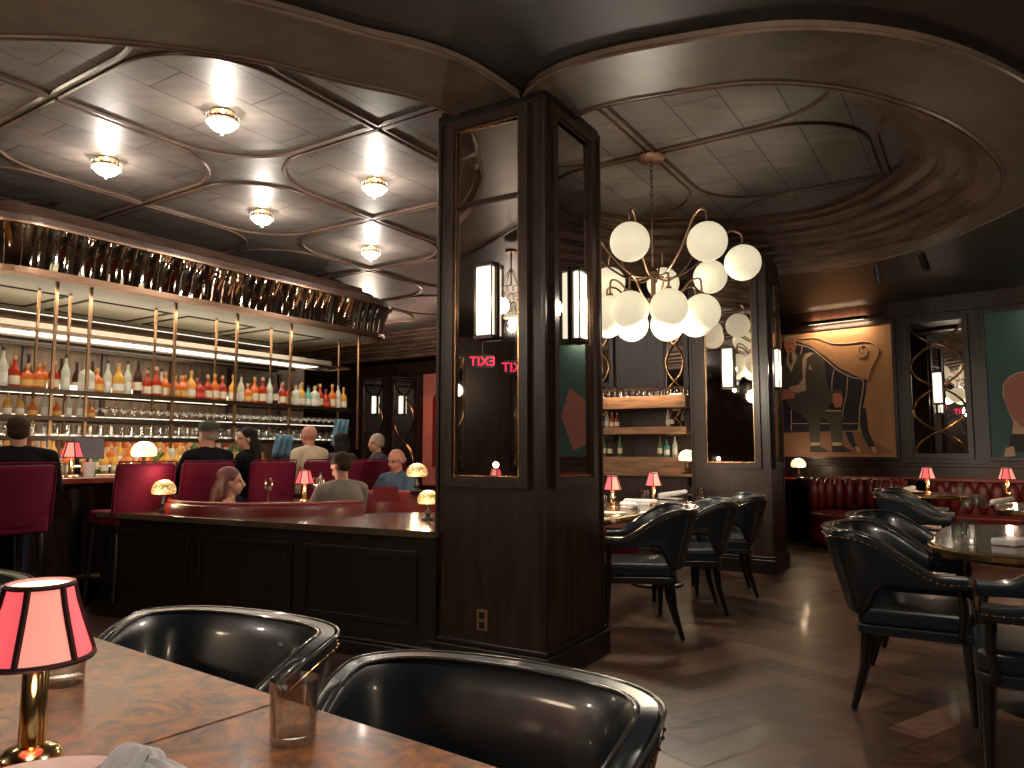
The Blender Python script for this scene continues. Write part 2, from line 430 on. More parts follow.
for nm, rim in (('trim_3', RIM_R), ('trim_4', RIM_L)):
    # flat band around the opening, standing 5 cm below the soffit, with a bead on its edge
    out = offs(rim, lambda nx, ny: -(.28+.24*max(0, ny)))
    b = MB(); n = len(rim); zz = ZR+(.003 if nm == 'trim_4' else 0)
    vs = [(x, y, zz) for x, y in rim]+[(x, y, zz) for x, y in out]+[(x, y, ZS+.01) for x, y in out]
    b.add(vs, [(i, (i+1) % n, n+(i+1) % n, n+i) for i in range(n)]+[(n+i, n+(i+1) % n, 2*n+(i+1) % n, 2*n+i) for i in range(n)])
    struct(b.build(nm, 'ring', recalc=False))
    b = MB(); b.tube([(x, y, zz+.004) for x, y in out], .014, 6, True); b.tube([(x, y, zz) for x, y in offs(rim, -.01)], .012, 6, True)
    struct(b.build('trim_%d' % (5+k), 'cove', smooth=True)); k += 1

# ceiling mouldings: leaf-shaped cells round every lamp, two sharp and two round corners each
G0 = Vector((-2.12, 5.22)); GA = Vector((.865, 1.36)); GB = Vector((-1.325, .87))
def gp(i, j): q = G0+GA*i+GB*j; return (q.x, q.y)
def inside(p, poly):
    c = False; n = len(poly)
    for i in range(n):
        (x1, y1), (x2, y2) = poly[i], poly[i-1]
        if (y1 > p[1]) != (y2 > p[1]) and p[0] < (x2-x1)*(p[1]-y1)/(y2-y1)+x1: c = not c
    return c
def cell(i, j):
    h = .5-.020; r = .42; out = []
    for cx, cy, a0 in ((1, -1, -90), (1, 1, 0), (-1, 1, 90), (-1, -1, 180)):
        vm, vn = i+(0 if cx > 0 else -1), j+(0 if cy > 0 else -1)
        if (vm+vn) % 2 == 0:
            for q in range(13): a = radians(a0+90*q/12); out.append(gp(i+cx*(h-r)+r*cos(a), j+cy*(h-r)+r*sin(a)))
        else: out.append(gp(i+cx*h, j+cy*h))
    # subdivide long edges so that clipping follows the openings
    res = []
    for q in range(len(out)):
        p, s = Vector(out[q]), Vector(out[(q+1) % len(out)]); m = max(1, int((s-p).length/.08))
        for w in range(m): res.append(tuple(p.lerp(s, w/m)))
    return res
for zone, rim, nm in ((0, RIM_R, 'trim_7'), (1, RIM_L, 'trim_8')):
    lim = offs(rim, .10); b = MB()
    for i in range(-3, 8):
        for j in range(-6, 7):
            c = cell(i, j); flags = [inside(p, lim) for p in c]
            if not any(flags): continue
            # contiguous runs
            n = len(c)
            if all(flags):
                b.tube([(x, y, ZC-.006) for x, y in c], .018, 6, True); continue
            st = next(q for q in range(n) if flags[q] and not flags[q-1]); q = st; run = []
            for w in range(n+1):
                idx = (st+w) % n
                if w < n and flags[idx]: run.append(c[idx])
                else:
                    if len(run) > 1: b.tube([(x, y, ZC-.006) for x, y in run], .018, 6)
                    run = []
    struct(b.build(nm, 'cove', smooth=True))

# walls
WR = Frame((5.30, 10.2), atan2(-.674, .738))        # mural wall
WB = Frame((-1.45, 16.0), radians(-32.8))           # far back wall
WM = Frame((1.75, 9.65), radians(-30.7))            # wall behind the service shelves
def wallbox(name, fr, x0, x1, z0=0, z1=ZS, th=.12, mat='wood'):
    b = MB().bx(x0, x1, 0, th, z0, z1)
    return struct(b.build(name, mat, loc=fr.p, rz=fr.a))
wallbox('wall_right', WR, -2.9, 8.2)
wallbox('wall_back', WB, -7.5, 3.2, z1=ZS)
wallbox('wall_middle', WM, -1.6, 1.42)
struct(MB().bx(-8.75, -8.6, -4, 18, 0, ZS).build('wall_left', 'wood'))
struct(MB().bx(-8.75, 10.6, -3.6, -3.45, 0, ZS).build('wall_rear', 'wood'))
struct(MB().bx(10.4, 10.55, -3.45, 6.2, 0, ZS).build('wall_east', 'wood'))
struct(MB().box((1.0, 12.6, ZS/2), (.12, 4.2, ZS), rz=radians(10)).build('wall_passage', 'wood'))
# panel mouldings of the mural wall
b = MB(); b.bx(-2.9, 8.2, -.03, .0, 0, .14); b.bx(-2.9, 8.2, -.05, 0, 3.08, 3.3); b.bx(-2.9, 8.2, -.03, 0, 1.02, 1.07)
struct(b.build('trim_9', 'wood', loc=WR.p, rz=WR.a, bevel=.006))
b = MB(); b.bx(-1.6, 1.42, -.05, 0, 3.05, 3.3); b.bx(-1.6, 1.42, -.03, 0, .9, .96); b.bx(-1.6, 1.42, -.03, 0, 0, .14)
struct(b.build('trim_10', 'wood', loc=WM.p, rz=WM.a, bevel=.006))
b = MB(); b.bx(-7.5, 3.2, -.06, 0, 2.95, 3.25); b.bx(-7.5, 3.2, -.03, 0, 0, .14)
struct(b.build('trim_11', 'wood', loc=WB.p, rz=WB.a, bevel=.006))

def frame_rect(b, x0, x1, z0, z1, w, y0, y1, mi=0):
    b.bx(x0, x1, y0, y1, z0, z0+w, mi); b.bx(x0, x1, y0, y1, z1-w, z1, mi); b.bx(x0, x0+w, y0, y1, z0+w, z1-w, mi); b.bx(x1-w, x1, y0, y1, z0+w, z1-w, mi)
def tracery(b, x0, x1, z0, z1, n=2, r=.012, mi=0, amp=1.):
    c = (x0+x1)/2; A = (x1-x0)/2*amp
    for s in (-1, 1):
        for k in range(n):
            za, zb = z0+(z1-z0)*k/n, z0+(z1-z0)*(k+1)/n; P = []
            for q in range(17):
                t = q/16; P.append((c+s*A*abs(cos(pi*t))**.8*(1 if t < .5 else 1), -.03, za+(zb-za)*t))
            b.tube(P, r, 6, mi=mi)
def mirror_panel(fr, x0, x1, z0, z1, label, n=3, group=None, muntins=()):
    t = thing('mirror_panel', label, 'mirror', fr.w(0, 0), fr.a, group)
    f = MB(); frame_rect(f, x0, x1, z0, z1, .05, -.05, -.002); frame_rect(f, x0+.05, x1-.05, z0+.05, z1-.05, .018, -.035, -.002)
    f.build('mirror_frame', 'wood', t, bevel=.006)
    MB().bx(x0+.06, x1-.06, -.012, -.003, z0+.06, z1-.06).build('mirror_glass', 'mirror', t)
    g = MB(); tracery(g, x0+.07, x1-.07, z0+.07, z1-.07, n, .013)
    g.build('tracery', 'brass', t, smooth=True)
    return t
# sconce (local: hangs at y<0 in front of a face, centre at origin)
def make_sconce():
    t = thing('wall_sconce', 'x', 'wall lamp')
    b = MB(); b.bx(-.066, .066, -.012, 0, -.225, .225)
    for s in (-1, 1): b.bx(-.064, .064, -.062, 0, s*.21-.010, s*.21+.010)
    for x in (-.058, .058): b.bx(x-.004, x+.004, -.060, -.052, -.21, .21)
    b.build('bracket', 'dark_metal', t, bevel=.002)
    MB().bx(-.052, .052, -.054, -.012, -.198, .198).build('glass_shade', 'sconce', t, bevel=.008)
    return t
SCONCE = Proto(make_sconce())

# ------------------------------------------------------------------ pillars
def pillar(name, corner, ang, wx, wy, label, faces, top=ZR):
    t = thing('mirrored_pillar', label, 'pillar', (corner[0], corner[1], 0), ang)
    b = MB(); b.bx(0, wx, 0, wy, 0, ZS)
    for (x, y) in ((0, 0), (wx, 0), (0, wy), (wx, wy)):   # corner stiles
        b.bx(x-.012, x+.012, y-.012, y+.012, .16, top)
    b.build('shaft', 'wood', t, bevel=.004)
    MB().bx(-.035, wx+.035, -.035, wy+.035, 0, .14).bx(-.02, wx+.02, -.02, wy+.02, .14, .17).build('plinth', 'wood2', t, bevel=.006)
    MB().bx(-.012, wx+.012, -.012, wy+.012, top-.04, top+.02).build('capital', 'wood2', t, bevel=.004)
    for ax, a0, a1, z0, z1, mz in faces:
        f = MB(); g = MB(); gl = MB()
        def B(m, u0, u1, d0, d1, z0, z1):   # d = outward distance
            if ax == 'y': m.bx(-d1, -d0, u0, u1, z0, z1)
            else: m.bx(u0, u1, -d1, -d0, z0, z1)
        def FR(m, u0, u1, z0, z1, w, d0, d1):
            B(m, u0, u1, d0, d1, z0, z0+w); B(m, u0, u1, d0, d1, z1-w, z1); B(m, u0, u0+w, d0, d1, z0+w, z1-w); B(m, u1-w, u1, d0, d1, z0+w, z1-w)
        FR(f, a0, a1, z0, z1, .05, .0, .035); FR(f, a0+.05, a1-.05, z0+.05, z1-.05, .018, 0, .022)
        B(f, a0+.05, a1-.05, 0, .024, mz-.012, mz+.012)
        fo = f.build('mirror_frame', 'wood', t, bevel=.005)
        B(gl, a0+.05, a1-.05, .001, .008, z0+.05, z1-.05); gl.build('mirror_glass', 'mirror', t)
        FR(g, a0+.062, a1-.062, z0+.062, z1-.062, .006, .008, .024); g.build('brass_bead', 'brass', fo)
    return t
P1C, P1A = (.178, 4.02), radians(58.7)
pillar('p', P1C, P1A, .73, .72, 'large dark wood pillar with tall mirrors, in the middle of the room',
       [('y', .09, .65, 1.02, 3.20, 2.68), ('x', .06, .60, 1.02, 3.20, 2.68)])
FP1 = Frame(P1C, P1A)
P2C = (2.62, 7.55)
pillar('p', P2C, P1A, .62, .80, 'second dark wood pillar with mirrors, beyond the globe chandelier',
       [('y', .08, .70, 1.05, 3.1, 2.7), ('x', .10, .55, 1.05, 3.1, 2.7)])
FP2 = Frame(P2C, P1A)
# sconces on the pillars: left face looks along -x, right face along -y
SCONCE.put(FP1.w(-.012, .36, 2.08), P1A-pi/2, 'lit milk glass sconce on the left mirror of the nearest pillar')
SCONCE.put(FP1.w(.36, -.012, 2.08), P1A, 'lit milk glass sconce on the right mirror of the nearest pillar')
SCONCE.put(FP2.w(-.012, .39, 2.1), P1A-pi/2, 'lit milk glass sconce on the front mirror of the farther pillar')
SCONCE.put(FP2.w(.30, -.012, 2.1), P1A, 'lit milk glass sconce on the right side of the farther pillar, beside the man mural')
for p_ in (FP1.w(-.14, .36, 2.08), FP1.w(.36, -.14, 2.08), FP2.w(-.14, .39, 2.1), FP2.w(.30, -.14, 2.1)): point(p_, 3.5, (1, .86, .66), .05)
# power outlet on the near pillar
t = thing('wall_outlet', 'tan double power outlet low on the nearest pillar', 'outlet', FP1.w(-.001, .40, 0), P1A-pi/2)
q = MB().bx(-.036, .036, -.007, 0, .23, .345).build('cover_plate', plain('outlet_plate', (.22, .13, .06), .4), t, bevel=.003)
MB().bx(-.017, .017, -.010, -.006, .243, .279).bx(-.017, .017, -.010, -.006, .296, .332).build('socket', 'black', t)

# ------------------------------------------------------------------ ceiling crystal lamps
def make_flush():
    t = thing('crystal_ceiling_light', 'x', 'ceiling light')
    MB().lathe([(.0, 0), (.10, 0), (.11, -.012), (.06, -.02), (.0, -.02)], n=24).build('ceiling_plate', 'brass', t, smooth=True)
    b = MB().lathe([(.135, -.085), (.14, -.075), (.14, -.065), (.128, -.06)], n=24, cap=False)
    for i in range(12): a = 2*pi*i/12; b.cap((.085*cos(a), .085*sin(a), -.018), (.13*cos(a), .13*sin(a), -.07), .004, .004, 5)
    b.build('rim', 'brass', t, smooth=True)
    prof = [(.132*sqrt(max(0, 1-(q/8)**2))+.001, -.085-.10*q/8) for q in range(9)]
    MB().lathe(prof, n=24, cap=False).build('crystal_bowl', 'crystal', t, smooth=False)
    c = MB()
    for i in range(20):
        a = 2*pi*i/20; c.ell((.142*cos(a), .142*sin(a), -.055), (.008, .008, .022), 6)
        c.ell((.137*cos(a), .137*sin(a), -.10), (.011, .011, .014), 6)
    c.ell((0, 0, -.20), (.016, .016, .02), 8)
    for z_, r_ in ((-.055, .142), (-.10, .137)): c.tube([(r_*cos(2*pi*k/20), r_*sin(2*pi*k/20), z_) for k in range(20)], .003, 5, True)
    c.cap((0, 0, -.19), (0, .137, -.10), .002, .002, 5)
    c.build('crystal_drops', 'crystal_dim', t)
    return t
FL = Proto(make_flush())
lights = [((0, 0), 'crystal ceiling light over the bar aisle, nearest and largest of them'), ((0, 1), 'crystal ceiling light at the far left, above the left end of the bar canopy'),
          ((1, 0), 'crystal ceiling light just left of the near pillar top'), ((1, 1), 'crystal ceiling light over the middle of the bar canopy'),
          ((2, 1), 'crystal ceiling light above the right end of the bar canopy'), ((3.95, 1.6), 'farthest small crystal ceiling light, between canopy end and pillar'),
          ((2.88, -1.1), 'crystal ceiling light behind the globe chandelier')]
for (i, j), lb in lights:
    x, y = gp(i, j); FL.put((x, y, ZC), 0, lb, 'crystal ceiling lights', (.8, .8, .8))
    point((x, y, ZC-.038), 5, (1, .88, .76), .012); point((x, y, ZC-.27), 19, (1, .88, .76), .03)
x, y = gp(-1, 1); FL.put((x, y, ZC), 0, 'crystal ceiling light cut off by the left edge of the picture', 'crystal ceiling lights', (.8, .8, .8)); point((x, y, ZC-.23), 22, (1, .82, .62), .06)
for (i, j), lb in (((0, 3), 'added unseen crystal ceiling light behind the bar canopy, left'), ((2, 3), 'added unseen crystal ceiling light behind the bar canopy, middle'), ((4, 3), 'added unseen crystal ceiling light behind the bar canopy towards the far wall')):  # unseen lamps added to light the space behind the bar
    x, y = gp(i, j); FL.put((x, y, ZC), 0, lb, 'crystal ceiling lights', (.8, .8, .8)); point((x, y, ZC-.4), 60, (1, .80, .62), .05)
for (x, y), lb in (((-5.6, 1.2), 'added unseen crystal ceiling light on the dark ceiling at the left of the room'), ((-.75, 1.55), 'crystal ceiling light on the dark ceiling over the nearest table'), ((1.3, 1.4), 'crystal ceiling light on the dark ceiling right of the nearest table')):  # the first is an unseen lamp added to light the left wall mirrors
    FL.put((x, y, ZS), 0, lb, 'crystal ceiling lights'); point((x, y, ZS-.23), (60 if x < -2 else 15) if x < 0 else 85, (1, .85, .70), .05)

# ------------------------------------------------------------------ globe chandelier
def chandelier():
    cx, cy = 1.17, 6.03
    t = thing('globe_chandelier', 'brass chandelier with two tiers of white glass globes on curved arms', 'chandelier', (cx, cy, ZC))
    MB().lathe([(0, 0), (.12, 0), (.125, -.015), (.11, -.03), (.03, -.045), (0, -.045)], n=32).build('ceiling_canopy', 'rosebrass', t, smooth=True)
    c = MB(); z = -.05; k = 0
    while z > -.42:
        P = [(.012*cos(a)*(k % 2), .012*cos(a)*((k+1) % 2), z-.02+.024*sin(a)) for a in [2*pi*q/10 for q in range(10)]]
        c.tube(P, .0035, 5, True); z -= .036; k += 1
    c.build('chain', 'rosebrass', t, smooth=True)
    zb = -1.36
    MB().cap((0, 0, -.42), (0, 0, -.95), .008, .008).lathe([(.001, -.95), (.03, -.97), (.045, -1.0), (.03, -1.03), (.02, -1.06), (.02, -1.2), (.06, -1.22), (.065, -1.25), (.03, -1.28), (.001, -1.30)], n=20).build('stem', 'rosebrass', t, smooth=True)
    def arm(a, Rr, zg, z0, rise):
        P = [(0, z0), (Rr*.25, z0-.02), (Rr*.55, z0+rise*.35), (Rr*.75, z0+rise*.85), (Rr*.88, z0+rise), (Rr*.98, z0+rise*.93), (Rr, zg+.145+.06), (Rr, zg+.145)]
        P = spline([(p[0], p[1], 0) for p in P], 6, False)
        P = [(p[0]*cos(a), p[0]*sin(a), p[1]) for p in P]
        ar = MB().tube(P, .009, 8); ar.lathe([(.02, 0), (.03, -.02), (.028, -.035)], (Rr*cos(a), Rr*sin(a), zg+.165), 12)
        ar.build('arm', 'rosebrass', t, smooth=True)
        g = MB().ell((Rr*cos(a), Rr*sin(a), zg), (.148, .148, .148), 28); g.build('globe_shade', 'globe', t, smooth=True)
    for d in (-114, -68, -5, 36, 72, 112, 158, 203): arm(radians(d), .73, 2.77-ZC, -1.02, .36)
    for d in (-128, -84, -30, 18, 62, 108, 155, 200): arm(radians(d), .40, 2.33-ZC, -1.25, .16)
chandelier()
point((1.17, 6.03, 2.02), 48, (1, .88, .70), .1)

# track spots near the mural wall
def make_spot():
    t = thing('ceiling_spotlight', 'x', 'spotlight')
    MB().lathe([(0, 0), (.05, 0), (.05, -.02), (0, -.02)], n=16).cap((0, 0, -.02), (0, 0, -.10), .008, .008, 8).build('mount', 'black', t)
    MB().cap((0, 0, -.09), (.02, -.05, -.28), .032, .036, 14, ends=False).build('spot_head', 'black', t, smooth=True)
    return t
SPT = Proto(make_spot())
p = atz(921, 245, ZS); SPT.put(p, 0, 'black ceiling spotlight pointing down, the right one above the man mural')
p = atz(876, 256, ZS); SPT.put(p, 1.9, 'black ceiling spotlight tilted left, the left one above the man mural')
l = bpy.data.lights.new('spot_light', 'SPOT'); l.energy = 60; l.color = (1, .62, .36); l.spot_size = radians(80); l.spot_blend = .8; l.shadow_soft_size = .05
lo = bpy.data.objects.new('spot_light', l); COL.objects.link(lo); lo.location = atz(876, 256, ZS-.4); lo.rotation_euler = (radians(35), 0, radians(-60))
# ================================================================== BAR
# canopy (bar frame: x along the bar away from the camera, y into the bar)
S0, S1, TD = -.60, 4.62, 2.7
def canopy():
    t = thing('bar_canopy', 'long bar canopy with stepped wood crown, mirrored fascia and brass rim, over the bottles', 'canopy', BAR.p, PA)
    base = ccw(rrect(S0, S1, 0, TD, .5, 9))
    P = [(.90, ZC), (.90, ZC-.03), (.80, ZC-.035), (.78, ZC-.07), (.62, ZC-.10), (.56, ZC-.14), (.42, ZC-.16), (.30, ZC-.18), (.28, ZC-.24), (.14, ZC-.28), (.10, ZC-.33), (-.02, ZC-.36), (-.07, ZC-.385), (-.08, ZC-.44), (-.115, ZC-.45), (-.115, ZC-.47), (-.02, ZC-.47)]
    MB().sweep(base, P).build('crown', 'crown', t, recalc=False)
    b = MB().sweep(base, [(-.11, 3.238), (-.125, 3.235), (-.125, 3.220), (-.10, 3.218)])
    b.sweep(base, [(.03, 2.855), (-.03, 2.855), (-.035, 2.80), (.02, 2.785), (.06, 2.79), (.06, 2.84)])
    b.build('brass_rim', 'rosebrass', t, recalc=False)
    # fluted mirror tiles
    per = []; n = len(base)
    L = 0; seg = [hypot(base[i][0]-base[i-1][0], base[i][1]-base[i-1][1]) for i in range(n)]
    pts = []
    for i in range(n):
        a, c = Vector(base[i]), Vector(base[(i+1) % n]); d = (c-a).length
        if d < 1e-6: continue
        L0 = L; L += d
        while len(pts)*.125 < L: q = (len(pts)*.125-L0)/d; pts.append(tuple(a.lerp(c, q)))
    b = MB(); k = len(pts)
    N = norms(pts, True)
    for i in range(k):
        j = (i+1) % k; vs = []; tw = R.uniform(-.010, .010); tl = R.uniform(-.012, .012)
        for w_, sg in ((.03, -1), (.5, 0), (.97, 1)):
            x = pts[i][0]*(1-w_)+pts[j][0]*w_; y = pts[i][1]*(1-w_)+pts[j][1]*w_
            nx = N[i][0]*(1-w_)+N[j][0]*w_; ny = N[i][1]*(1-w_)+N[j][1]*w_
            for z, oo in ((2.86, .004), (3.05, -.03+tl*.4), (3.22, -.10+tl)):
                o = oo+tw*sg-(.006 if sg == 0 else 0)
                vs.append((x+nx*o, y+ny*o, z))
        fs = [(q*3+r, q*3+3+r, q*3+4+r, q*3+1+r) for q in range(2) for r in range(2)]
        b.add(vs, fs)
    b.build('mirror_tiles', 'tiles', t, recalc=False, smooth=True)
    inner = offs(base, .04)
    MB().prism(inner, 2.84, 2.87).build('underside', 'cream', t)
    f = MB()
    for i in range(4):
        x0 = S0+.25+i*1.15; frame_rect2(f, x0, x0+.95, .9, 1.9, .03, 2.828, 2.84)
    f.build('underside_frames', 'dark_metal', t)
    s = MB()
    for y in (2.25,): s.bx(S0+.4, S1-.4, y-.015, y+.015, 2.832, 2.84)
    s.build('light_strip', 'strip', t)
    return t
def frame_rect2(b, x0, x1, y0, y1, w, z0, z1):
    b.bx(x0, x1, y0, y0+w, z0, z1); b.bx(x0, x1, y1-w, y1, z0, z1); b.bx(x0, x0+w, y0+w, y1-w, z0, z1); b.bx(x1-w, x1, y0+w, y1-w, z0, z1)
canopy()

# shelf rack hanging under the canopy
YF, YB = .30, .78
ZT, Z2, Z3, ZU = 1.80, 1.545, 1.36, 2.36
XR0, XR1 = -.75, 4.0
posts_f = [BAR.sx(u, YF) for u in (-14, 48, 83, 170, 233, 288, 357)]
def rack():
    t = thing('bottle_rack', 'brass post rack of lit bar shelves hanging from the canopy', 'shelf', BAR.p, PA)
    for x in posts_f[1:]+[-.72]:
        MB().bx(x-.014, x+.014, YF-.014, YF+.014, Z3-.1, 2.84).build('post', 'postbrass', t, bevel=.003)
    for u in (30, 62, 150, 212, 268, 337):
        x = BAR.sx(u, YB); MB().bx(x-.012, x+.012, YB-.012, YB+.012, Z3-.1, 2.84).build('post', 'postbrass', t, bevel=.003)
    for z, th in ((ZT, .018), (Z2, .014), (Z3, .014)):
        b = MB(); b.bx(XR0, XR1, YF-.03, YB+.03, z-th, z-.004); b.build('shelf', 'glass', t)
        e = MB(); e.bx(XR0, XR1, YF-.045, YF-.03, z-.030, z+.010); e.bx(XR0, XR1, YB+.03, YB+.045, z-.030, z+.010); e.bx(XR0-.015, XR0, YF-.045, YB+.045, z-.030, z+.010); e.bx(XR1, XR1+.015, YF-.045, YB+.045, z-.030, z+.010)
        e.build('shelf_edge', 'dark_metal', t)
        hh = .075 if z == ZT else .03
        s = MB(); s.bx(XR0, XR1, YF+.16, YF+.168, z, z+hh)
        s.build('light_strip', 'strip', t)
    r = MB()
    for y in (YF, YB): r.bx(XR0, XR1, y-.01, y+.01, ZU-.01, ZU+.01)
    for x in (XR0, XR1): r.bx(x-.01, x+.01, YF, YB, ZU-.01, ZU+.01)
    r.build('top_rail', 'postbrass', t)
    MB().bx(XR0, XR1, YF+.01, YB-.01, ZU-.008, ZU+.0).build('top_shelf', 'glass', t)
    MB().bx(XR0, XR1, YB-.06, YB-.03, ZU+.002, ZU+.01).build('top_light_strip', 'strip', t)
    return t
rack()
def area(loc, watts, sx, sy, col, rzz=0, rx=0, name='area_light'):
    l = bpy.data.lights.new(name, 'AREA'); l.shape = 'RECTANGLE'; l.size = sx; l.size_y = sy; l.energy = watts; l.color = col
    o = bpy.data.objects.new(name, l); COL.objects.link(o); o.location = loc; o.rotation_euler = (rx, 0, rzz); return o
area(BAR.w(1.8, 1.1, 2.82), 60, 4.2, 1.2, (1, .80, .56), PA)
area(BAR.w(1.8, .95, 2.30), 11, 4.2, .3, (1, .86, .66), PA, pi)
area(BAR.w(1.8, .1, 2.75), 26, 4.2, .1, (1, .84, .62), PA, radians(8))

t = thing('bar_back_wall', 'lit brown wall and low ceiling behind the bar shelves, under the canopy', 'bar wall', BAR.p, PA)
MB().bx(-2.4, 5.3, 2.75, 2.83, 0, 2.83).build('wall_panel', wood('back_bar_wood', (.06, .036, .024), (.17, .115, .075), .5), t)
MB().bx(-2.4, 4.45, 1.15, 2.68, 2.50, 2.56).build('low_ceiling', 'cream', t, bevel=.005)
b = MB()
for i in range(4): b.bx(-2.4, 4.45, 1.16+i*.40, 1.20+i*.40, 2.47, 2.50)
b.build('ceiling_slats', 'wood', t)
for i in range(8): MB().bx(-1.9+i*.95, -1.84+i*.95, 2.71, 2.75, .0, 2.5).build('wall_post', 'wood', t)
area(BAR.w(1.0, 1.85, 1.7), 14, 4.2, .3, (1, .84, .6), PA, pi)  # added light without a fitting, turned up at the low ceiling
area(BAR.w(1.0, 1.95, 2.45), 22, 4.2, .2, (1, .82, .56), PA, radians(25))  # added light without a fitting, brightens the bar back wall
area(BAR.w(.9, .98, 1.38), 7, 3.4, .05, (1, .84, .6), PA, radians(55))  # added light without a fitting, brightens the bottles on the steps
# ------------------------------------------------------------------ bottles
def bottle(name, prof, body, label_col, cap_col, h, lz, lr):
    t = thing(name, 'x', 'bottle')
    bo = MB().lathe(prof, n=14).build('bottle_body', body, t, smooth=True)
    MB().lathe([(lr+.001, lz[0]), (lr+.001, lz[1])], n=14, cap=False).build('paper_label', label_col, t, smooth=True)
    r = prof[-1][0]+.003; MB().lathe([(0, h-.002), (r, h-.002), (r, h+.03), (0, h+.03)], n=10).build('stopper', cap_col, t, smooth=True)
    return t
def liquid(name, col, gl=.3, em=.0):
    m, nt, b = nmat(name); setc(b, col, .12, coat=.5)
    tr = nt.nodes.new('ShaderNodeBsdfTranslucent'); tr.inputs[0].default_value = (*[min(1, c*1.6) for c in col], 1)
    tp = nt.nodes.new('ShaderNodeBsdfTransparent'); tp.inputs[0].default_value = (*[min(1, c**.6) for c in col], 1)
    m1 = nt.nodes.new('ShaderNodeMixShader'); m1.inputs[0].default_value = .45
    m2 = nt.nodes.new('ShaderNodeMixShader'); m2.inputs[0].default_value = .35
    o = nt.nodes['Material Output']
    nt.links.new(b.outputs[0], m1.inputs[1]); nt.links.new(tr.outputs[0], m1.inputs[2])
    nt.links.new(m1.outputs[0], m2.inputs[1]); nt.links.new(tp.outputs[0], m2.inputs[2]); nt.links.new(m2.outputs[0], o.inputs[0])
    return m
M['amber'] = liquid('amber_spirit', (.62, .20, .04)); M['deep'] = liquid('red_amber_spirit', (.45, .06, .025)); M['clear'] = liquid('clear_spirit', (.58, .60, .54))
M['green'] = liquid('green_bottle', (.14, .26, .10)); M['gold'] = liquid('gold_spirit', (.68, .42, .10)); M['blue'] = liquid('teal_bottle', (.18, .50, .48)); M['darkb'] = liquid('dark_bottle', (.10, .04, .03))
M['lab_cream'] = plain('cream_label', (.6, .52, .38), .6); M['lab_white'] = plain('white_label', (.62, .6, .54), .6); M['lab_red'] = plain('red_label', (.5, .05, .03), .6)
M['lab_gold'] = plain('gold_label', (.6, .36, .1), .4); M['capblk'] = plain('black_stopper', (.02, .018, .018), .4); M['cork'] = plain('cork_stopper', (.42, .25, .12), .7)
round_p = [(0, 0), (.040, 0), (.043, .01), (.043, .13), (.038, .155), (.016, .185), (.013, .20), (.013, .235)]
squat_p = [(0, 0), (.048, 0), (.052, .012), (.052, .09), (.044, .12), (.018, .145), (.014, .155), (.014, .18)]
tall_p = [(0, 0), (.034, 0), (.036, .01), (.036, .17), (.028, .20), (.013, .24), (.012, .25), (.012, .295)]
wide_p = [(0, 0), (.056, 0), (.060, .01), (.060, .13), (.05, .165), (.02, .185), (.016, .195), (.016, .215)]
KINDS = []
for nm, pr, bd, lb, cp, h, lz, lr, desc in (
    ('round', round_p, 'amber', 'lab_cream', 'cork', .235, (.03, .10), .043, 'round amber whisky bottle with cream label'),
    ('squat', squat_p, 'amber', 'lab_gold', 'cork', .18, (.025, .075), .052, 'squat orange bottle with gold label and cork'),
    ('squat', squat_p, 'deep', 'lab_red', 'capblk', .18, (.03, .07), .052, 'squat dark red bottle with red label'),
    ('tall', tall_p, 'clear', 'lab_white', 'capblk', .295, (.04, .12), .036, 'tall clear bottle with white label'),
    ('wide', wide_p, 'clear', 'lab_white', 'cork', .215, (.03, .09), .060, 'wide clear flask bottle with white label'),
    ('tall', tall_p, 'green', 'lab_cream', 'capblk', .295, (.05, .13), .036, 'tall green bottle with cream label'),
    ('round', round_p, 'gold', 'lab_white', 'cork', .235, (.03, .09), .043, 'round golden bottle with white label'),
    ('round', round_p, 'blue', 'lab_white', 'capblk', .235, (.03, .10), .043, 'round teal bottle with white label'),
    ('tall', tall_p, 'darkb', 'lab_cream', 'capblk', .295, (.05, .12), .036, 'tall dark brown bottle with cream label'),
    ('round', round_p, 'deep', 'lab_cream', 'cork', .235, (.03, .10), .043, 'round red amber bottle with cream label')):
    KINDS.append((nm, pr, bd, lb, cp, h, lz, lr, desc))
PROT = {}
def put_bottle(k, loc, where, group, s=1.):
    nm, pr, bd, lb, cp, h, lz, lr, desc = KINDS[k]
    if k not in PROT: PROT[k] = Proto(bottle('spirit_bottle', pr, bd, lb, cp, h, lz, lr))
    return PROT[k].put(loc, R.uniform(0, 6), desc+' '+where.replace('the ', ''), group, (s, s, s))
def bay(x):
    n = sum(1 for p in sorted(posts_f[1:]) if x > p)
    return ['left of the posts', 'first bay', 'second bay', 'third bay', 'fourth bay', 'fifth bay', 'last bay'][min(n, 6)]
# top shelf: clear ones at the left, orange and red towards the right, as in the photograph
seq = [6, 4, 3, 3, 9, 1, 1, 9, 3, None, 4, 1, 3, 6, 3, 8, 9, 9, 0, 1, 1, 6, 2, 9, 0, 9, 6, 3, 1, 0, 9, 3, 8, 9, 0, 4, 6, 7, 4, 9, 2, 0, 3, 6]
x = -.62
for i, k in enumerate(seq):
    x += .102
    if k is None: continue
    if any(abs(x-p) < .03 for p in posts_f): x += .03
    put_bottle(k, BAR.w(x, YF+.075+R.uniform(-.01, .015), ZT+.001), 'on top bar shelf, '+bay(x), 'bottles on the top bar shelf', R.uniform(1.05, 1.25))
for i in range(30):
    x = -.6+i*.15+R.uniform(-.01, .01)
    put_bottle(R.choice([8, 0, 9, 5, 1, 3]), BAR.w(x, YB-.12, ZT+.001), 'rear of top bar shelf, '+bay(x), 'bottles at the back of the top bar shelf', R.uniform(1., 1.15))
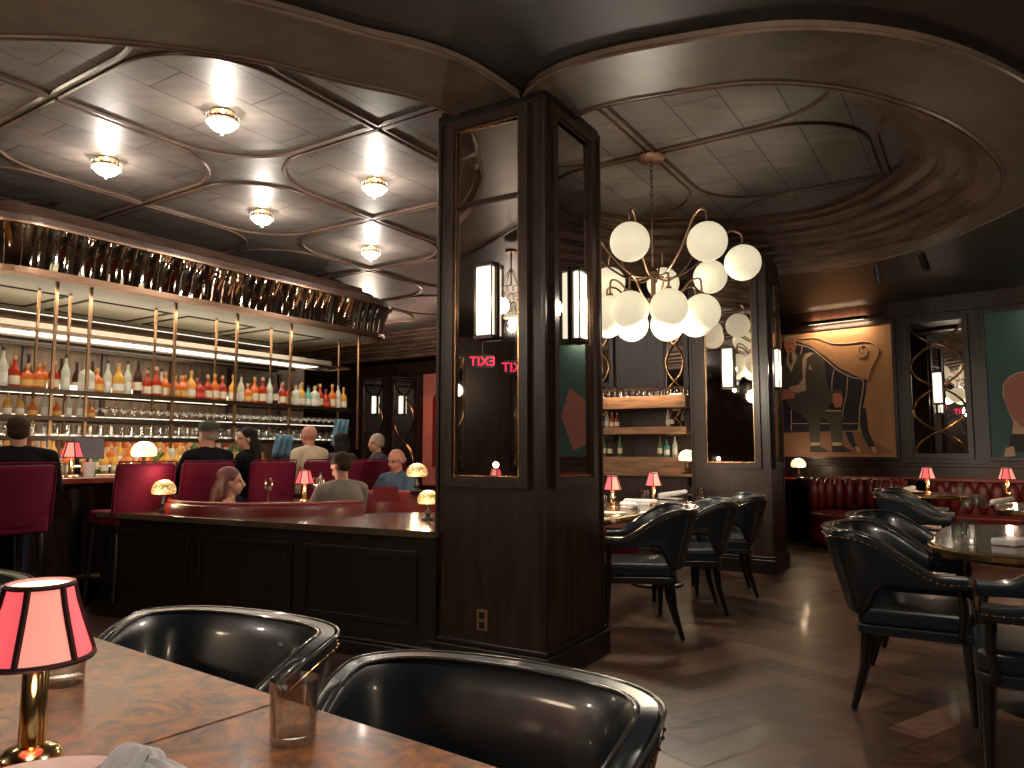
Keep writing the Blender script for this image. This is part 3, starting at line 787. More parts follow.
# second shelf, left half bottles
for i in range(13):
    x = -.65+i*.105
    put_bottle(R.choice([9, 4, 6, 3, 1, 3]), BAR.w(x, YF+.07, Z2+.001), 'on second bar shelf, '+bay(x), 'bottles on the second bar shelf', .80)
# back bar display, three tiers, warm and crowded
t = thing('back_bar', 'tiered dark back bar with three lit steps of bottles, behind the bar counter', 'cabinet', BAR.p, PA)
MB().bx(-.9, 3.55, 1.15, 1.75, 0, .92).build('cabinet_body', 'wood2', t, bevel=.005)
for q in range(3): MB().bx(-.8, 3.5, 1.17+q*.18, 1.35+q*.18, .92, .98+q*.10).build('step', 'wood2', t)
s = MB()
for q in range(3): s.bx(-.8, 3.5, 1.168+q*.18, 1.175+q*.18, .955+q*.10, .975+q*.10)
s.build('light_strip', 'strip', t)
for q in range(3):
    for i in range(40):
        x = -.75+i*.105+(.05 if q % 2 else 0)+R.uniform(-.012, .012)
        if i % 9 == 7 or x > 3.42: continue
        put_bottle(R.choice([6, 0, 1, 6, 5, 0, 4, 1, 3, 9]), BAR.w(x, 1.26+q*.18, .981+q*.10), 'on %s back bar step, %s' % (('lowest', 'middle', 'top')[q], bay(x)), 'bottles on the back bar steps', R.uniform(.95, 1.15))

# ------------------------------------------------------------------ glassware
def glass_proto(name, cat, prof, n=12, mat='glass', stem=None):
    o = MB().lathe(prof, n=n, cap=False).build(name, mat, None, smooth=True); tag(o, 'x', cat); return Proto(o)
COUPE = glass_proto('coupe_glass', 'glass', [(.001, 0), (.032, .002), (.006, .008), (.005, .07), (.02, .08), (.045, .105), (.048, .125)])
WINE = glass_proto('wine_glass', 'glass', [(.001, 0), (.035, .002), (.006, .008), (.005, .085), (.022, .10), (.040, .135), (.038, .165), (.031, .20)], 16)
FLUTE = glass_proto('hanging_wine_glass', 'glass', [(.001, 0), (.032, -.002), (.005, -.008), (.004, -.075), (.02, -.09), (.036, -.12), (.034, -.15), (.028, -.18)])
HIGH = glass_proto('highball_glass', 'glass', [(.001, .004), (.026, .004), (.028, .0), (.032, .12), (.030, .12), (.025, .01)])
for row in range(2):
    for i in range(34):
        x = .75+i*.098
        if x > 3.95: break
        COUPE.put(BAR.w(x, YF+.06+row*.2, Z2+.001), 0, 'clear coupe glass on second bar shelf, %s row, %s' % (('front', 'rear')[row], bay(x)), 'coupe glasses on the second bar shelf', (.95, .95, 1))
for row in range(2):
    for i in range(44):
        x = -.65+i*.105
        if x > 3.95: break
        HIGH.put(BAR.w(x, YF+.06+row*.22, Z3+.001), 0, 'clear highball glass on lowest bar shelf, %s row, %s' % (('front', 'rear')[row], bay(x)), 'highball glasses on the lowest bar shelf')
for i in range(34):
    x = .78+i*.098
    if x > 3.95: break
    FLUTE.put(BAR.w(x, YF+.15, Z2-.03), 0, 'upside down wine glass hanging under second bar shelf, '+bay(x), 'wine glasses hanging under the second bar shelf', (1, 1, .8))

# ------------------------------------------------------------------ bar counter
t = thing('bar_counter', 'long dark bar counter with red lacquer edge and brass foot rail', 'bar counter', BAR.p, PA)
YC0, YC1 = -.98, -.22
MB().bx(-2.2, 4.15, YC0+.16, YC1-.05, 0, .97).bx(4.15-.5, 4.15, YC1-.05, 2.6, 0, .97).build('counter_front', 'wood2', t, bevel=.01)
b = MB()
for i in range(9): frame_rect_y = b.bx(-2.1+i*.7, -1.5+i*.7, YC0+.145, YC0+.165, .15, .85)
b.build('front_panels', 'wood', t, bevel=.012)
top = [(-2.25, YC0), (4.05, YC0), (4.22, YC0+.08), (4.30, YC0+.25), (4.30, 2.7), (3.55, 2.7), (3.55, YC1), (-2.25, YC1)]
MB().prism(top, .972, 1.012).build('counter_top', 'table', t, bevel=.008)
MB().sweep([(-2.25, YC0), (4.05, YC0), (4.22, YC0+.08), (4.30, YC0+.25), (4.30, 2.7)], [(.0, .965), (-.012, .97), (-.012, 1.01), (0, 1.015)], closed=False).build('edge_band', 'redwood', t)
b = MB().tube([(-2.2, YC0+.02, .22), (4.1, YC0+.02, .22)], .022, 10)
for i in range(7): b.cap((-2+i*1.0, YC0+.02, .22), (-2+i*1.0, YC0+.17, .22), .012, .012, 8)
b.build('foot_rail', 'brass', t, smooth=True)

# ------------------------------------------------------------------ bar stools
def make_stool():
    t = thing('bar_stool', 'x', 'bar stool')
    b = MB(); b.prism(rrect(-.225, .225, -.22, .20, .05), .66, .765); b.build('seat', 'burgundy', t, bevel=.02, seg=3)
    bk = MB()
    vs = []; n = 9
    for k, (z, yo) in enumerate(((.70, 0), (.85, -.01), (1.0, -.03), (1.13, -.05))):
        for q in range(n): x = -.235+.47*q/(n-1); vs.append((x, -.20+yo+.05*(abs(x)/.235)**2-(.0), z))
    fs = [(r*n+q, r*n+q+1, (r+1)*n+q+1, (r+1)*n+q) for r in range(3) for q in range(n-1)]
    bk.add(vs, fs); o = bk.build('backrest', 'burgundy', t, smooth=True)
    so = o.modifiers.new('thick', 'SOLIDIFY'); so.thickness = .065; so.offset = 0
    bv = o.modifiers.new('soft', 'BEVEL'); bv.width = .02; bv.segments = 3; bv.limit_method = 'ANGLE'; bv.angle_limit = radians(40)
    MB().tube([(-.235, -.19, .72), (-.24, -.21, .95), (-.235, -.24, 1.145), (.235, -.24, 1.145), (.24, -.21, .95), (.235, -.19, .72)], .007, 6).build('piping', 'burgundy', o, smooth=True)
    for sx_ in (-1, 1):
        for sy_ in (-1, 1):
            MB().cap((sx_*.18, sy_*.16, .66), (sx_*.215, sy_*.20, .012), .022, .015, 8).build('leg', 'legs', t, smooth=True)
    f = MB()
    for z in (.24,):
        f.tube([(-.2, -.185, z), (.2, -.185, z), (.2, .185, z), (-.2, .185, z)], .010, 8, True)
    f.build('footrest', 'brass', t, smooth=True)
    return t
ST = Proto(make_stool())
YS = -1.32
stools = [(14, 'burgundy bar stool at the far left, under the man in black'), (142, 'burgundy bar stool with an empty seat behind the left mushroom lamp'), (206, 'burgundy bar stool under the man in the hat'),
          (271, 'burgundy bar stool with wide empty-looking back, right of the dark haired woman'), (322, 'burgundy bar stool under the man in the cream shirt'), (358, 'burgundy bar stool behind the man in the taupe shirt'), (388, 'burgundy bar stool at the right end of the bar')]
SS = []
for u, lb in stools:
    x = BAR.sx(u, YS-.2)+.03; SS.append(x); ST.put(BAR.w(x, YS, 0), PA+R.uniform(-.06, .06), lb, 'burgundy bar stools')

# ------------------------------------------------------------------ small lamps
def make_mini(seg=6):
    t = thing('table_lamp', 'x', 'table lamp')
    MB().lathe([(0, 0), (.040, 0), (.042, .006), (.036, .014), (.019, .02), (.018, .135), (.012, .145), (.012, .16), (0, .16)], n=24).build('stem', 'brightbrass', t, smooth=True)
    pr = [(.078, .150), (.070, .175), (.060, .205), (.051, .235), (.045, .262)]
    n = 48; b = MB()
    for i in range(seg):
        vs = []; fs = []; m = 8
        for k in range(m+1):
            a = 2*pi*(i+k/m)/seg+.30; cf = 1-.05*sin(pi*k/m)
            for r, z in pr: vs.append((r*cf*cos(a), r*cf*sin(a), z))
        q = len(pr); fs = [(k*q+j, k*q+q+j, k*q+q+j+1, k*q+j+1) for k in range(m) for j in range(q-1)]
        b.add(vs, fs, i % 2)
    sh_ = b.build('lamp_shade', ['pinkshade_l', 'pinkshade'], t, smooth=True)
    MB().lathe([(.0447, .2615), (.001, .2600)], n=24, cap=False).build('shade_lining', 'shade_in', sh_)
    r = MB()
    for z, rr in ((.150, .0785), (.262, .0455)): r.tube([(rr*cos(2*pi*k/36), rr*sin(2*pi*k/36), z) for k in range(36)], .0045, 6, True)
    for i in range(seg):
        a = 2*pi*i/seg+.30; r.tube([((rr+.001)*cos(a), (rr+.001)*sin(a), z) for rr, z in pr], .0050, 6)
    r.build('shade_ribbon', 'maroon', sh_, smooth=True)
    return t
ML = Proto(make_mini())
def mini(loc, lb, s=1., rz=0, w=1.5, low=.5):
    o = ML.put(loc, rz, lb, 'pink shaded table lamps', (s, s, s))
    if w: point((loc[0], loc[1], loc[2]+.30*s), w*1.5, (1, .72, .5), .03); point((loc[0]+.03, loc[1]-.06, loc[2]+.12*s), w*low, (1, .68, .45), .02)
    return o
def make_mush(shade, nm='mushroom_lamp'):
    t = thing(nm, 'x', 'table lamp')
    MB().lathe([(0, 0), (.055, 0), (.058, .012), (.03, .02), (.016, .035), (.026, .06), (.016, .085), (.012, .12), (.03, .14), (0, .145)], n=20).build('stem', 'black' if shade == 'stained' else 'dark_metal', t, smooth=True)
    pr = [(.001, .245), (.035, .240), (.065, .222), (.084, .195), (.09, .165), (.086, .140), (.07, .132), (.001, .135)]
    MB().lathe(pr, n=24, cap=False).build('lamp_shade', shade, t, smooth=True)
    return t
MS = Proto(make_mush('stained')); MW = Proto(make_mush('white_shade'))
def mush(P, loc, lb, s=1., w=2.):
    P.put(loc, 0, lb, None, (s, s, s))
    point((loc[0], loc[1], loc[2]+.30*s), w, (1, .74, .45), .04); point((loc[0], loc[1]-.14, loc[2]+.1*s), w*.5, (1, .7, .42), .03)

# things on the bar counter
def onbar(u, y, z=1.013): return BAR.w(BAR.sx(u, y), y, z)
mini(onbar(72, -.75), 'pink shaded lamp on the bar counter, right of the man in black', 1.1)
mush(MW, onbar(144, -.5), 'cream mushroom lamp on the bar counter, left of the hat', 1.25)
def make_tumbler(nm='tumbler', fine=32):
    o = MB().lathe([(0, 0), (.034, 0), (.037, .004), (.039, .095), (.0365, .095), (.0345, .014), (0, .012)], n=fine).build(nm, 'glass', None, smooth=True); return tag(o, 'x', 'glass')
o = MB().lathe([(0, 0), (.04, 0), (.052, .12), (.05, .12), (.038, .01), (0, .01)], n=20).build('white_cup', 'china', None, smooth=True); tag(o, 'tall white cup on the bar counter, left of the first empty stool', 'cup'); o.location = onbar(90, -.6)
t = thing('payment_terminal', 'dark grey tablet till on a stand on the bar counter', 'till', onbar(88, -.32), PA)
MB().bx(-.05, .05, -.05, .05, 0, .012).cap((0, 0, .01), (0, 0, .15), .012, .012, 8).build('till_stand', 'black', t)
MB().box((0, -.01, .24), (.26, .018, .19), rx=radians(-12)).build('screen', plain('grey_screen', (.10, .09, .12), .2), t, bevel=.004)
for i, u in enumerate((58, 63, 122, 128, 172, 180, 230, 236)):
    HIGH.put(onbar(u, -.62), 0, 'empty highball glass on the bar counter, %s' % ('near the man in black', 'beside the pink lamp', 'left of the cream mushroom lamp', 'touching distance from the cream mushroom lamp', 'right of the cream mushroom lamp', 'in front of the hat man', 'by the dark haired woman', 'between the woman and the empty stool')[i], 'highball glasses on the bar counter')
t = thing('garnish_pot', 'small pot of green garnish on the bar counter by the cream lamp', 'pot', onbar(157, -.45))
MB().lathe([(0, 0), (.045, 0), (.05, .09), (.045, .09), (0, .08)], n=16).build('pot', 'dark_metal', t, smooth=True)
b = MB()
for i in range(26):
    a = R.uniform(0, 6.28); r = R.uniform(0, .05); b.ell((r*cos(a), r*sin(a), .11+R.uniform(0, .09)), (.018, .012, .022), 6)
b.build('leaves', 'garnish', t); t['label'] = 'small pot of green garnish on the bar counter by the cream lamp'

# ================================================================== PARTITION AND BOOTHS
PL = Vector((-3.16, 5.78)); PRr = Vector((-.44, 4.36)); pd = (PL-PRr).normalized(); pn = Vector((-pd.y, pd.x)); pn = pn if pn.y > 0 else -pn
PAng = atan2(-pd.y, -pd.x)
PF = Frame(PL, PAng); PLen = (PL-PRr).length          # local x from the left end towards the pillar, y away from the camera
def pfl(x, y): q = Vector((x, y, 0))-PF.p; return (q.dot(PF.x), q.dot(PF.y))
CB1, CB2 = pfl(-1.84, 6.30), pfl(-1.02, 7.75)
booths = [(CB1, 1.0, 'first'), (CB2, .80, 'second')]
def arc(c, r, a0, a1, n=28): return [(c[0]+r*cos(radians(a0+(a1-a0)*i/n)), c[1]+r*sin(radians(a0+(a1-a0)*i/n))) for i in range(n+1)]
t = thing('booth_partition', 'low black partition with wide polished ledge in front of the booths', 'partition', PF.p, PAng)
MB().bx(0, PLen, 0, .10, .10, .722).bx(0, .08, .10, .48, .10, .722).build('partition_wall', 'wood2', t, bevel=.004)
b = MB()
for i in range(3): frame_rect(b, .10+i*.98, .98+i*.98, .20, .64, .03, -.012, 0)
b.build('panel_moulding', 'wood2', t, bevel=.006)
MB().bx(-.04, PLen, -.045, .12, 0, .085).bx(-.03, PLen, -.03, .1, .085, .105).build('plinth', 'wood2', t, bevel=.008)
ar = arc(CB1, 1.04, 190, 350)
led = [(-.03, -.035), (PLen+.0, -.035), (PLen+.0, .85), (PLen-.45, 1.35)]+[(q[0], q[1]) for q in ar[::-1]]+[(-.03, .55)]
MB().prism(led, .722, .762).build('ledge_top', 'table', t, bevel=.006)
for (c, r, nm), (a0, a1) in zip(booths, ((186, 345), (150, 330))):
    t = thing('booth_seat', '%s curved red booth with low rolled back behind the partition ledge' % ('large' if nm == 'first' else 'smaller, right-hand'), 'booth', PF.w(0, 0), PAng)
    A = arc(c, r, a0, a1)
    b = MB(); b.sweep(A, [(0, .0), (0, .80), (.01, .83), (.04, .845), (.08, .83), (.10, .78), (.13, .45), (.13, 0)], closed=False)
    b.build('booth_back', 'red', t, smooth=True)
    s_ = MB(); s_.sweep(A, [(.13, .02), (.13, .44), (.50, .46), (.52, .40), (.48, .02)], closed=False); s_.build('seat_cushion', 'red', t, smooth=True)
    MB().tube([(x, y, .846) for x, y in offs(A, .04, False)], .014, 8).build('back_piping', 'redwood', t, smooth=True)
def pedestal(loc, rz, outline, z, label, topmat, th=.035, nm='dining_table', group=None):
    t = thing(nm, label, 'table', (loc[0], loc[1], 0), rz, group)
    MB().prism(outline, z-th, z).build('table_top', topmat, t, bevel=.008, seg=3)
    MB().sweep(ccw(outline), [(-.004, z-th-.012), (-.012, z-th), (-.012, z-.014), (-.004, z-.006)]).build('edge_band', 'brass' if topmat != 'burl' else 'wood2', t, recalc=False)
    MB().lathe([(0, 0), (.27, 0), (.27, .02), (.08, .05), (.045, .10), (.045, z-th-.06), (.14, z-th), (0, z-th)], n=24).build('pedestal', 'legs', t, smooth=True)
    return t
circ = lambda r, n=36: [(r*cos(2*pi*i/n), r*sin(2*pi*i/n)) for i in range(n)]
bt = Vector((-1.80, 6.35, 0))
pedestal(bt, 0, circ(.36), .80, 'small round table inside the large red booth', 'table')
bt2 = Vector((-1.12, 7.85, 0))
pedestal(bt2, 0, circ(.30), .78, 'small round table inside the right-hand booth', 'table')
mini((bt.x+.02, bt.y+.05, .80), 'pink shaded lamp on the booth table, between the woman and the man in taupe', 1.0)
for (dx, dy), lb in (((-.24, -.10), 'wine glass on the booth table nearest the long haired woman'), ((.17, .0), 'wine glass on the booth table by the man in taupe'), ((.10, .12), 'wine glass just right of the booth table lamp')):
    WINE.put((bt.x+dx, bt.y+dy, .80), 0, lb, 'wine glasses on the booth table')
put_bottle(3, (bt.x+.12, bt.y+.2, .80), 'standing on the booth table', 'booth table bottles', .75)
o = MB().box((0, 0, .002), (.30, .21, .004), rz=.3).build('paper_menu', 'paper'); tag(o, 'white paper menu lying on the booth table', 'menu'); o.location = (bt.x-.02, bt.y-.22, .80)
o = MB().box((0, 0, .11), (.26, .012, .2), rz=.0, rx=radians(-35)).build('red_menu', 'red'); tag(o, 'open red menu held by the man in taupe', 'menu'); q = aty(386, 500, 6.15); o.location = (q.x, q.y, .80); o.scale = (.8, .8, .7); o.rotation_euler = (0, 0, .4)
def onled(u, v): q = atz(u, v, .762); return (q.x, q.y, .762)
mush(MS, onled(163, 511.5), 'stained glass mushroom lamp at the left end of the partition ledge', 1.0, 2)
mush(MS, onled(428, 520), 'stained glass mushroom lamp on the partition ledge, against the pillar', .82, 2)
q = aty(417, 475, 6.95); mush(MS, (q.x, q.y, .847), 'larger stained glass mushroom lamp behind the one by the pillar', 1.1, 2)
# ================================================================== PEOPLE
DG = bpy.context.evaluated_depsgraph_get
def remesh(mb, name, mat, parent, vox=.013, smooth=3):
    o = mb.build(name, mat, None, recalc=False)
    md = o.modifiers.new('r', 'REMESH'); md.mode = 'VOXEL'; md.voxel_size = vox
    ms = o.modifiers.new('s', 'SMOOTH'); ms.factor = .5; ms.iterations = smooth
    bpy.context.view_layer.update()
    me = bpy.data.meshes.new_from_object(o.evaluated_get(DG()))
    old = o.data; o.modifiers.clear(); o.data = me; me.name = name; bpy.data.meshes.remove(old)
    for p in me.polygons: p.use_smooth = True
    if parent: o.parent = parent
    return o
def person(loc, rz, label, seat=.45, skin='skin', shirt='sh_black', sleeve=1., trousers='denim', hair='short', haircol='hair', hat=None, glasses=False,
           yaw=0, pitch=0, lean=.0, arms='table', bare=False, wide=1., tz=0, collar=True, female=False, sc=1.):
    t = thing('person', label, 'person', loc, rz); t.scale = (sc, sc, sc); seat = seat/sc
    V = Vector; hip = V((0, 0, seat+.10)); w = wide*(.88 if female else 1)
    ch = V((0, lean*.6, seat+.40)); nk = V((0, lean, seat+.56)); hd = V((0, lean+.025, seat+.715))
    Rh = Matrix.Rotation(yaw, 3, 'Z') @ Matrix.Rotation(pitch, 3, 'X')
    sh = {s: V((s*.178*w, lean, seat+.515)) for s in (-1, 1)}
    el, wr = {}, {}
    for s in (-1, 1):
        a = arms if isinstance(arms, str) else arms[0 if s < 0 else 1]
        if a == 'table': el[s] = sh[s]+V((s*.07, .12, -.25)); wr[s] = el[s]+V((-s*.06, .24, tz+.02))
        elif a == 'down': el[s] = sh[s]+V((s*.05, -.02, -.28)); wr[s] = el[s]+V((-s*.02, .14, -.18))
        else: el[s] = sh[s]+V((s*.06, .14, -.22)); wr[s] = el[s]+V((-s*.12, .14, .22))
    kn = {s: V((s*.12, .44, seat+.08)) for s in (-1, 1)}
    fz = .06 if seat < .6 else .30
    ft = {s: V((s*.12, .40, fz)) for s in (-1, 1)}
    def torso(b, g=0):
        b.ell(hip, (.165*w+g, .12+g, .13+g), 18); b.ell((hip+ch)/2, (.145*w+g, .105+g, .20+g), 18)
        b.ell(ch, (.165*w+g, .11+g, .19+g), 18); b.ell(nk-V((0, 0, .05)), (.155*w+g, .075+g, .065+g), 16)
        if female: b.ell(ch+V((0, .085, .0)), (.12+g, .06+g, .07+g), 12)
        for s in (-1, 1):
            b.cap(nk-V((0, 0, .0)), sh[s]+V((0, 0, .008)), .050+g, .046+g)
    def arm(b, s, f=1., g=0):
        b.cap(sh[s], el[s], .050+g, .038+g)
        if f > .5: e = el[s].lerp(wr[s], min(1, (f-.5)*2)); b.cap(el[s], e, .038+g, .030+g)
    b = MB(); torso(b)
    for s in (-1, 1):
        arm(b, s); b.cap(V((s*.09, .02, seat+.07)), kn[s], .082, .056); b.cap(kn[s], ft[s], .052, .034)
        b.cap(ft[s]+V((0, -.03, -.02)), ft[s]+V((0, .14, -.03)), .034, .028)
        d = (wr[s]-el[s]).normalized(); pc = wr[s]+d*.05; side = d.cross(V((0, 0, 1))).normalized()
        b.ell(pc, (.036, .036, .020), 12)
        for k in range(4):
            p0 = pc+side*(k-1.5)*.019+d*.02; L = (.034, .042, .039, .029)[k]
            p1 = p0+d*L+V((0, 0, -.006)); p2 = p1+d*L*.7+V((0, 0, -.022)); b.cap(p0, p1, .0095, .009, 8); b.cap(p1, p2, .009, .0075, 8)
        th = pc-side*s*-.028-d*.02; b.cap(th, th+d*.035+side*s*.022, .011, .010, 8); b.cap(th+d*.035+side*s*.022, th+d*.062+side*s*.02, .010, .008, 8)
    b.cap(nk-V((0, 0, .06)), hd-V((0, .01, .05)), .058, .054)
    def H_(p): return hd+Rh @ V(p)
    b.ell(H_((0, -.012, .025)), (.076, .094, .088), 20, mat=Rh); b.ell(H_((0, .025, -.045)), (.058, .062, .062), 16, mat=Rh)
    b.ell(H_((0, .055, -.085)), (.028, .026, .022), 12, mat=Rh); b.cap(H_((0, .082, .012)), H_((0, .103, -.028)), .011, .016, 10)
    b.ell(H_((0, .072, .022)), (.055, .014, .012), 12, mat=Rh); b.ell(H_((0, .085, -.058)), (.024, .009, .009), 10, mat=Rh)
    for s in (-1, 1): b.ell(H_((s*.077, -.005, -.012)), (.010, .019, .031), 10, mat=Rh)
    remesh(b, 'body', skin, t, .0105, 2)
    g = .014
    c = MB(); torso(c, g)
    if bare:
        c = MB(); c.ell(hip, (.165*w+g, .12+g, .13+g), 18); c.ell((hip+ch)/2, (.145*w+g, .105+g, .20+g), 18); c.ell(ch, (.165*w+g, .11+g, .10+g), 18); c.ell(ch+V((0, .085, .0)), (.12+g, .06+g, .07+g), 12)
        for s in (-1, 1): c.cap(ch+V((s*.09, .06, .08)), nk+V((s*.08, 0, .02)), .012, .012, 8)
    else:
        for s in (-1, 1): arm(c, s, sleeve, g)
        c.ell(nk-V((0, 0, .02)), (.075, .07, .04), 14)
    remesh(c, 'shirt', shirt, t, .014, 4)
    c = MB()
    for s in (-1, 1): c.cap(V((s*.09, .02, seat+.07)), kn[s], .094, .07); c.cap(kn[s], ft[s]+V((0, 0, .05)), .066, .05)
    c.ell(hip-V((0, 0, .02)), (.18*w, .135, .12), 16); remesh(c, 'trousers', trousers, t, .016, 3)
    c = MB()
    for s in (-1, 1): c.cap(ft[s]+V((0, -.04, -.02)), ft[s]+V((0, .15, -.03)), .042, .036)
    remesh(c, 'shoes', 'black', t, .014, 2)
    # eyes
    c = MB()
    for s in (-1, 1): c.ell(H_((s*.030, .077, .006)), (.012, .006, .006), 8, mat=Rh)
    c.build('eyes', 'hair', t, smooth=True)
    if hair != 'bald':
        c = MB()
        if hair == 'short': c.ell(H_((0, -.022, .045)), (.083, .094, .082), 20, mat=Rh); c.ell(H_((0, -.045, -.005)), (.078, .068, .06), 16, mat=Rh)
        elif hair == 'fringe': c.ell(H_((0, -.045, -.005)), (.080, .070, .045), 16, mat=Rh)
        else:
            c.ell(H_((0, -.025, .04)), (.088, .098, .09), 20, mat=Rh); c.ell(H_((0, -.075, -.05)), (.085, .06, .10), 16, mat=Rh); c.cap(H_((0, -.085, -.08)), nk+V((0, -.10, -.12)), .075, .05, 14)
            for s in (-1, 1): c.cap(H_((s*.070, -.03, .02)), H_((s*.078, -.045, -.12)), .028, .024, 10)
        remesh(c, 'hair', haircol, t, .011, 3)
    if hat:
        c = MB().lathe([(.088, .03), (.094, .06), (.088, .10), (.055, .128), (.001, .135)], n=20, cap=False, sx=1, sy=1.12)
        c.lathe([(.088, .032), (.135, .026), (.137, .03), (.088, .042)], n=24, cap=False, sx=.92, sy=1.2)
        o = c.build('hat', hat, t, smooth=True); o.matrix_local = Matrix.Translation(hd) @ Rh.to_4x4() @ Matrix.Translation((0, -.012, .01))
    if glasses:
        c = MB()
        for s in (-1, 1):
            c.tube([(s*.032+.022*cos(a), .098, .006+.017*sin(a)) for a in [2*pi*k/14 for k in range(14)]], .0022, 5, True)
            c.tube([(s*.054, .096, .01), (s*.078, .05, .01), (s*.080, -.005, .005)], .002, 5)
        c.tube([(-.01, .098, .008), (.01, .098, .008)], .002, 5)
        o = c.build('glasses', 'black', t, smooth=True); o.matrix_local = Matrix.Translation(hd) @ Rh.to_4x4()
    return t
def seat_at(u, dy=.05, du=0): x = BAR.sx(u+du, YS+dy); q = BAR.w(x, YS+dy, 0); return (q.x, q.y, 0)
person(seat_at(18, .06), PA-radians(15), 'person in black T-shirt with cropped hair, sitting at the far left of the bar', .70, sc=.93, sleeve=.55, hair='short', haircol='hair2', wide=1.22, yaw=-.15, arms='table', tz=-.03)
person(seat_at(209, .06), PA+radians(4), 'person in an olive hat and black jacket sitting at the bar, seen from behind', .70, sc=.93, hat='hat', haircol='hairgrey', hair='fringe', wide=1.2, yaw=.15)
person(seat_at(248, .12), PA+radians(30), 'person with dark hair tied back and black top, turned left at the bar', .70, sc=.90, hair='long', haircol='hair', female=True, yaw=.75, shirt='sh_black')
person(seat_at(310, .10), PA+radians(5), 'person with a shaved head and cream shirt sitting at the bar, seen from behind', .72, sc=.93, skin='skin2', shirt='sh_cream', hair='bald', wide=1.15, arms=('down', 'table'), pitch=-.15)
person(seat_at(341, .25), PA-radians(10), 'person with black hair and dark top at the bar, right of the cream shirt', .68, sc=.9, shirt='sh_navy', hair='long', female=True)
person(seat_at(384, .10), PA+radians(60), 'person in a dark suit leaning left at the right end of the bar', .66, sc=.92, shirt='sh_navy', haircol='hairgrey', lean=.08, yaw=.3)
q = BAR.w(BAR.sx(352, -.1), .0, 0)
# booth guests
q = bt
q = aty(228, 478, 6.15)
person((q.x, q.y, 0), radians(-62), 'person with long auburn hair and bare shoulders, facing right in the booth', .26, shirt='sh_black', hair='long', haircol='hairred', female=True, bare=True, yaw=-.25, wide=.95)
q = aty(345, 460, 6.35)
person((q.x, q.y, 0), radians(48), 'person in a taupe shirt with short brown hair looking down in the booth', .38, shirt='sh_grey', hair='short', haircol='hair2', yaw=.25, pitch=-.45, wide=1.12, lean=.03)
q = bt2
q = aty(398, 452, 7.6)
person((q.x, q.y, 0), radians(145), 'person in glasses and a blue shirt facing left in the right-hand booth', .42, skin='skin2', shirt='sh_blue', hair='fringe', haircol='hairgrey', glasses=True, wide=1.1, pitch=-.2)

# ================================================================== CHAIRS
def smooth01(t): t = max(0, min(1, t)); return t*t*(3-2*t)
def make_chair(leather):
    t = thing('armchair', 'x', 'chair')
    half = [(.275, .22), (.29, .10), (.292, -.02), (.275, -.14), (.235, -.225), (.17, -.26), (.085, -.275)]
    path = half+[(0, -.28)]+[(-x, y) for x, y in half[::-1]]
    path = spline(path, 5, False); N = norms(path, False); k = len(path)
    def topz(x, y): 
        s = max(0, min(1, (.11-y)/.30)); s = .6*s+.4*smooth01(s); return .665+.185*s
    def lowz(x, y):
        return .60 if y > -.10 else .60-.15*smooth01((-.10-y)/.12)
    vs = []; fs = []; prof = 14; sgn = 1 if N[0][0] > 0 else -1
    for (x, y), (nx, ny) in zip(path, N):
        nx, ny = nx*sgn, ny*sgn      # outward
        zt, zl = topz(x, y), lowz(x, y); th = .034
        for q in range(prof):
            a = 2*pi*q/prof; ca, sa = cos(a), sin(a)
            px = th*(1 if ca > 0 else -1)*abs(ca)**.5; hz = (zt-zl)/2; pz = (zt+zl)/2+hz*(1 if sa > 0 else -1)*abs(sa)**.45
            ln = .10*max(0, pz-.5)/.35*(.35+.65*smooth01((-y)/.25))
            vs.append((x+nx*(px+ln), y+ny*(px+ln), pz))
    for i in range(k-1):
        for q in range(prof): q2 = (q+1) % prof; fs.append((i*prof+q, i*prof+q2, (i+1)*prof+q2, (i+1)*prof+q))
    fs += [tuple(range(prof-1, -1, -1)), tuple((k-1)*prof+q for q in range(prof))]
    b = MB().add(vs, fs); o = b.build('backrest', leather, t, smooth=True)
    ln_ = lambda x, y, z: .10*max(0, z-.5)/.35*(.35+.65*smooth01((-y)/.25))
    pp = MB()
    for off in (-.026, .026):
        pp.tube([(x+nx*sgn*(off+ln_(x, y, topz(x, y))), y+ny*sgn*(off+ln_(x, y, topz(x, y))), topz(x, y)-.004) for (x, y), (nx, ny) in zip(path, N)], .0042, 6)
    pp.build('piping', 'piping', o, smooth=True)
    nn = MB()
    for i in range(0, k):
        (x, y), (nx, ny) = path[i], N[i]; z = topz(x, y)-.035; l = ln_(x, y, z)+.034
        nn.ell((x+nx*sgn*l, y+ny*sgn*l, z), (.004, .004, .004), 6)
    nn.tube([(x+nx*sgn*(ln_(x, y, topz(x, y)-.035)+.033), y+ny*sgn*(ln_(x, y, topz(x, y)-.035)+.033), topz(x, y)-.035) for (x, y), (nx, ny) in zip(path, N)], .0012, 4)
    nn.build('nailhead_trim', 'brass', o)
    MB().prism(rrect(-.255, .255, -.24, .25, .06), .40, .49).build('seat', leather, t, bevel=.028, seg=4)
    MB().prism(rrect(-.258, .258, -.243, .253, .06), .36, .405).build('seat_rail', leather, t, bevel=.006)
    for s in (-1, 1):
        MB().tube([(s*.265, .19, .39), (s*.275, .205, .50), (s*.278, .195, .61)], .018, 8).build('arm_post', 'legs', t, smooth=True)
        MB().tube([(s*.215, -.20, .37), (s*.22, -.215, .2), (s*.235, -.27, .004)], .02, 8, rad=[.026, .022, .014]).build('leg', 'legs', t, smooth=True)
        MB().tube([(s*.225, .215, .37), (s*.228, .22, .2), (s*.23, .225, .004)], .02, 8, rad=[.028, .023, .014]).build('leg', 'legs', t, smooth=True)
    return t
CH = Proto(make_chair('leather2'))
def face(dx, dy): return atan2(dy, dx)-pi/2      # rotation so that local +Y points along (dx, dy)
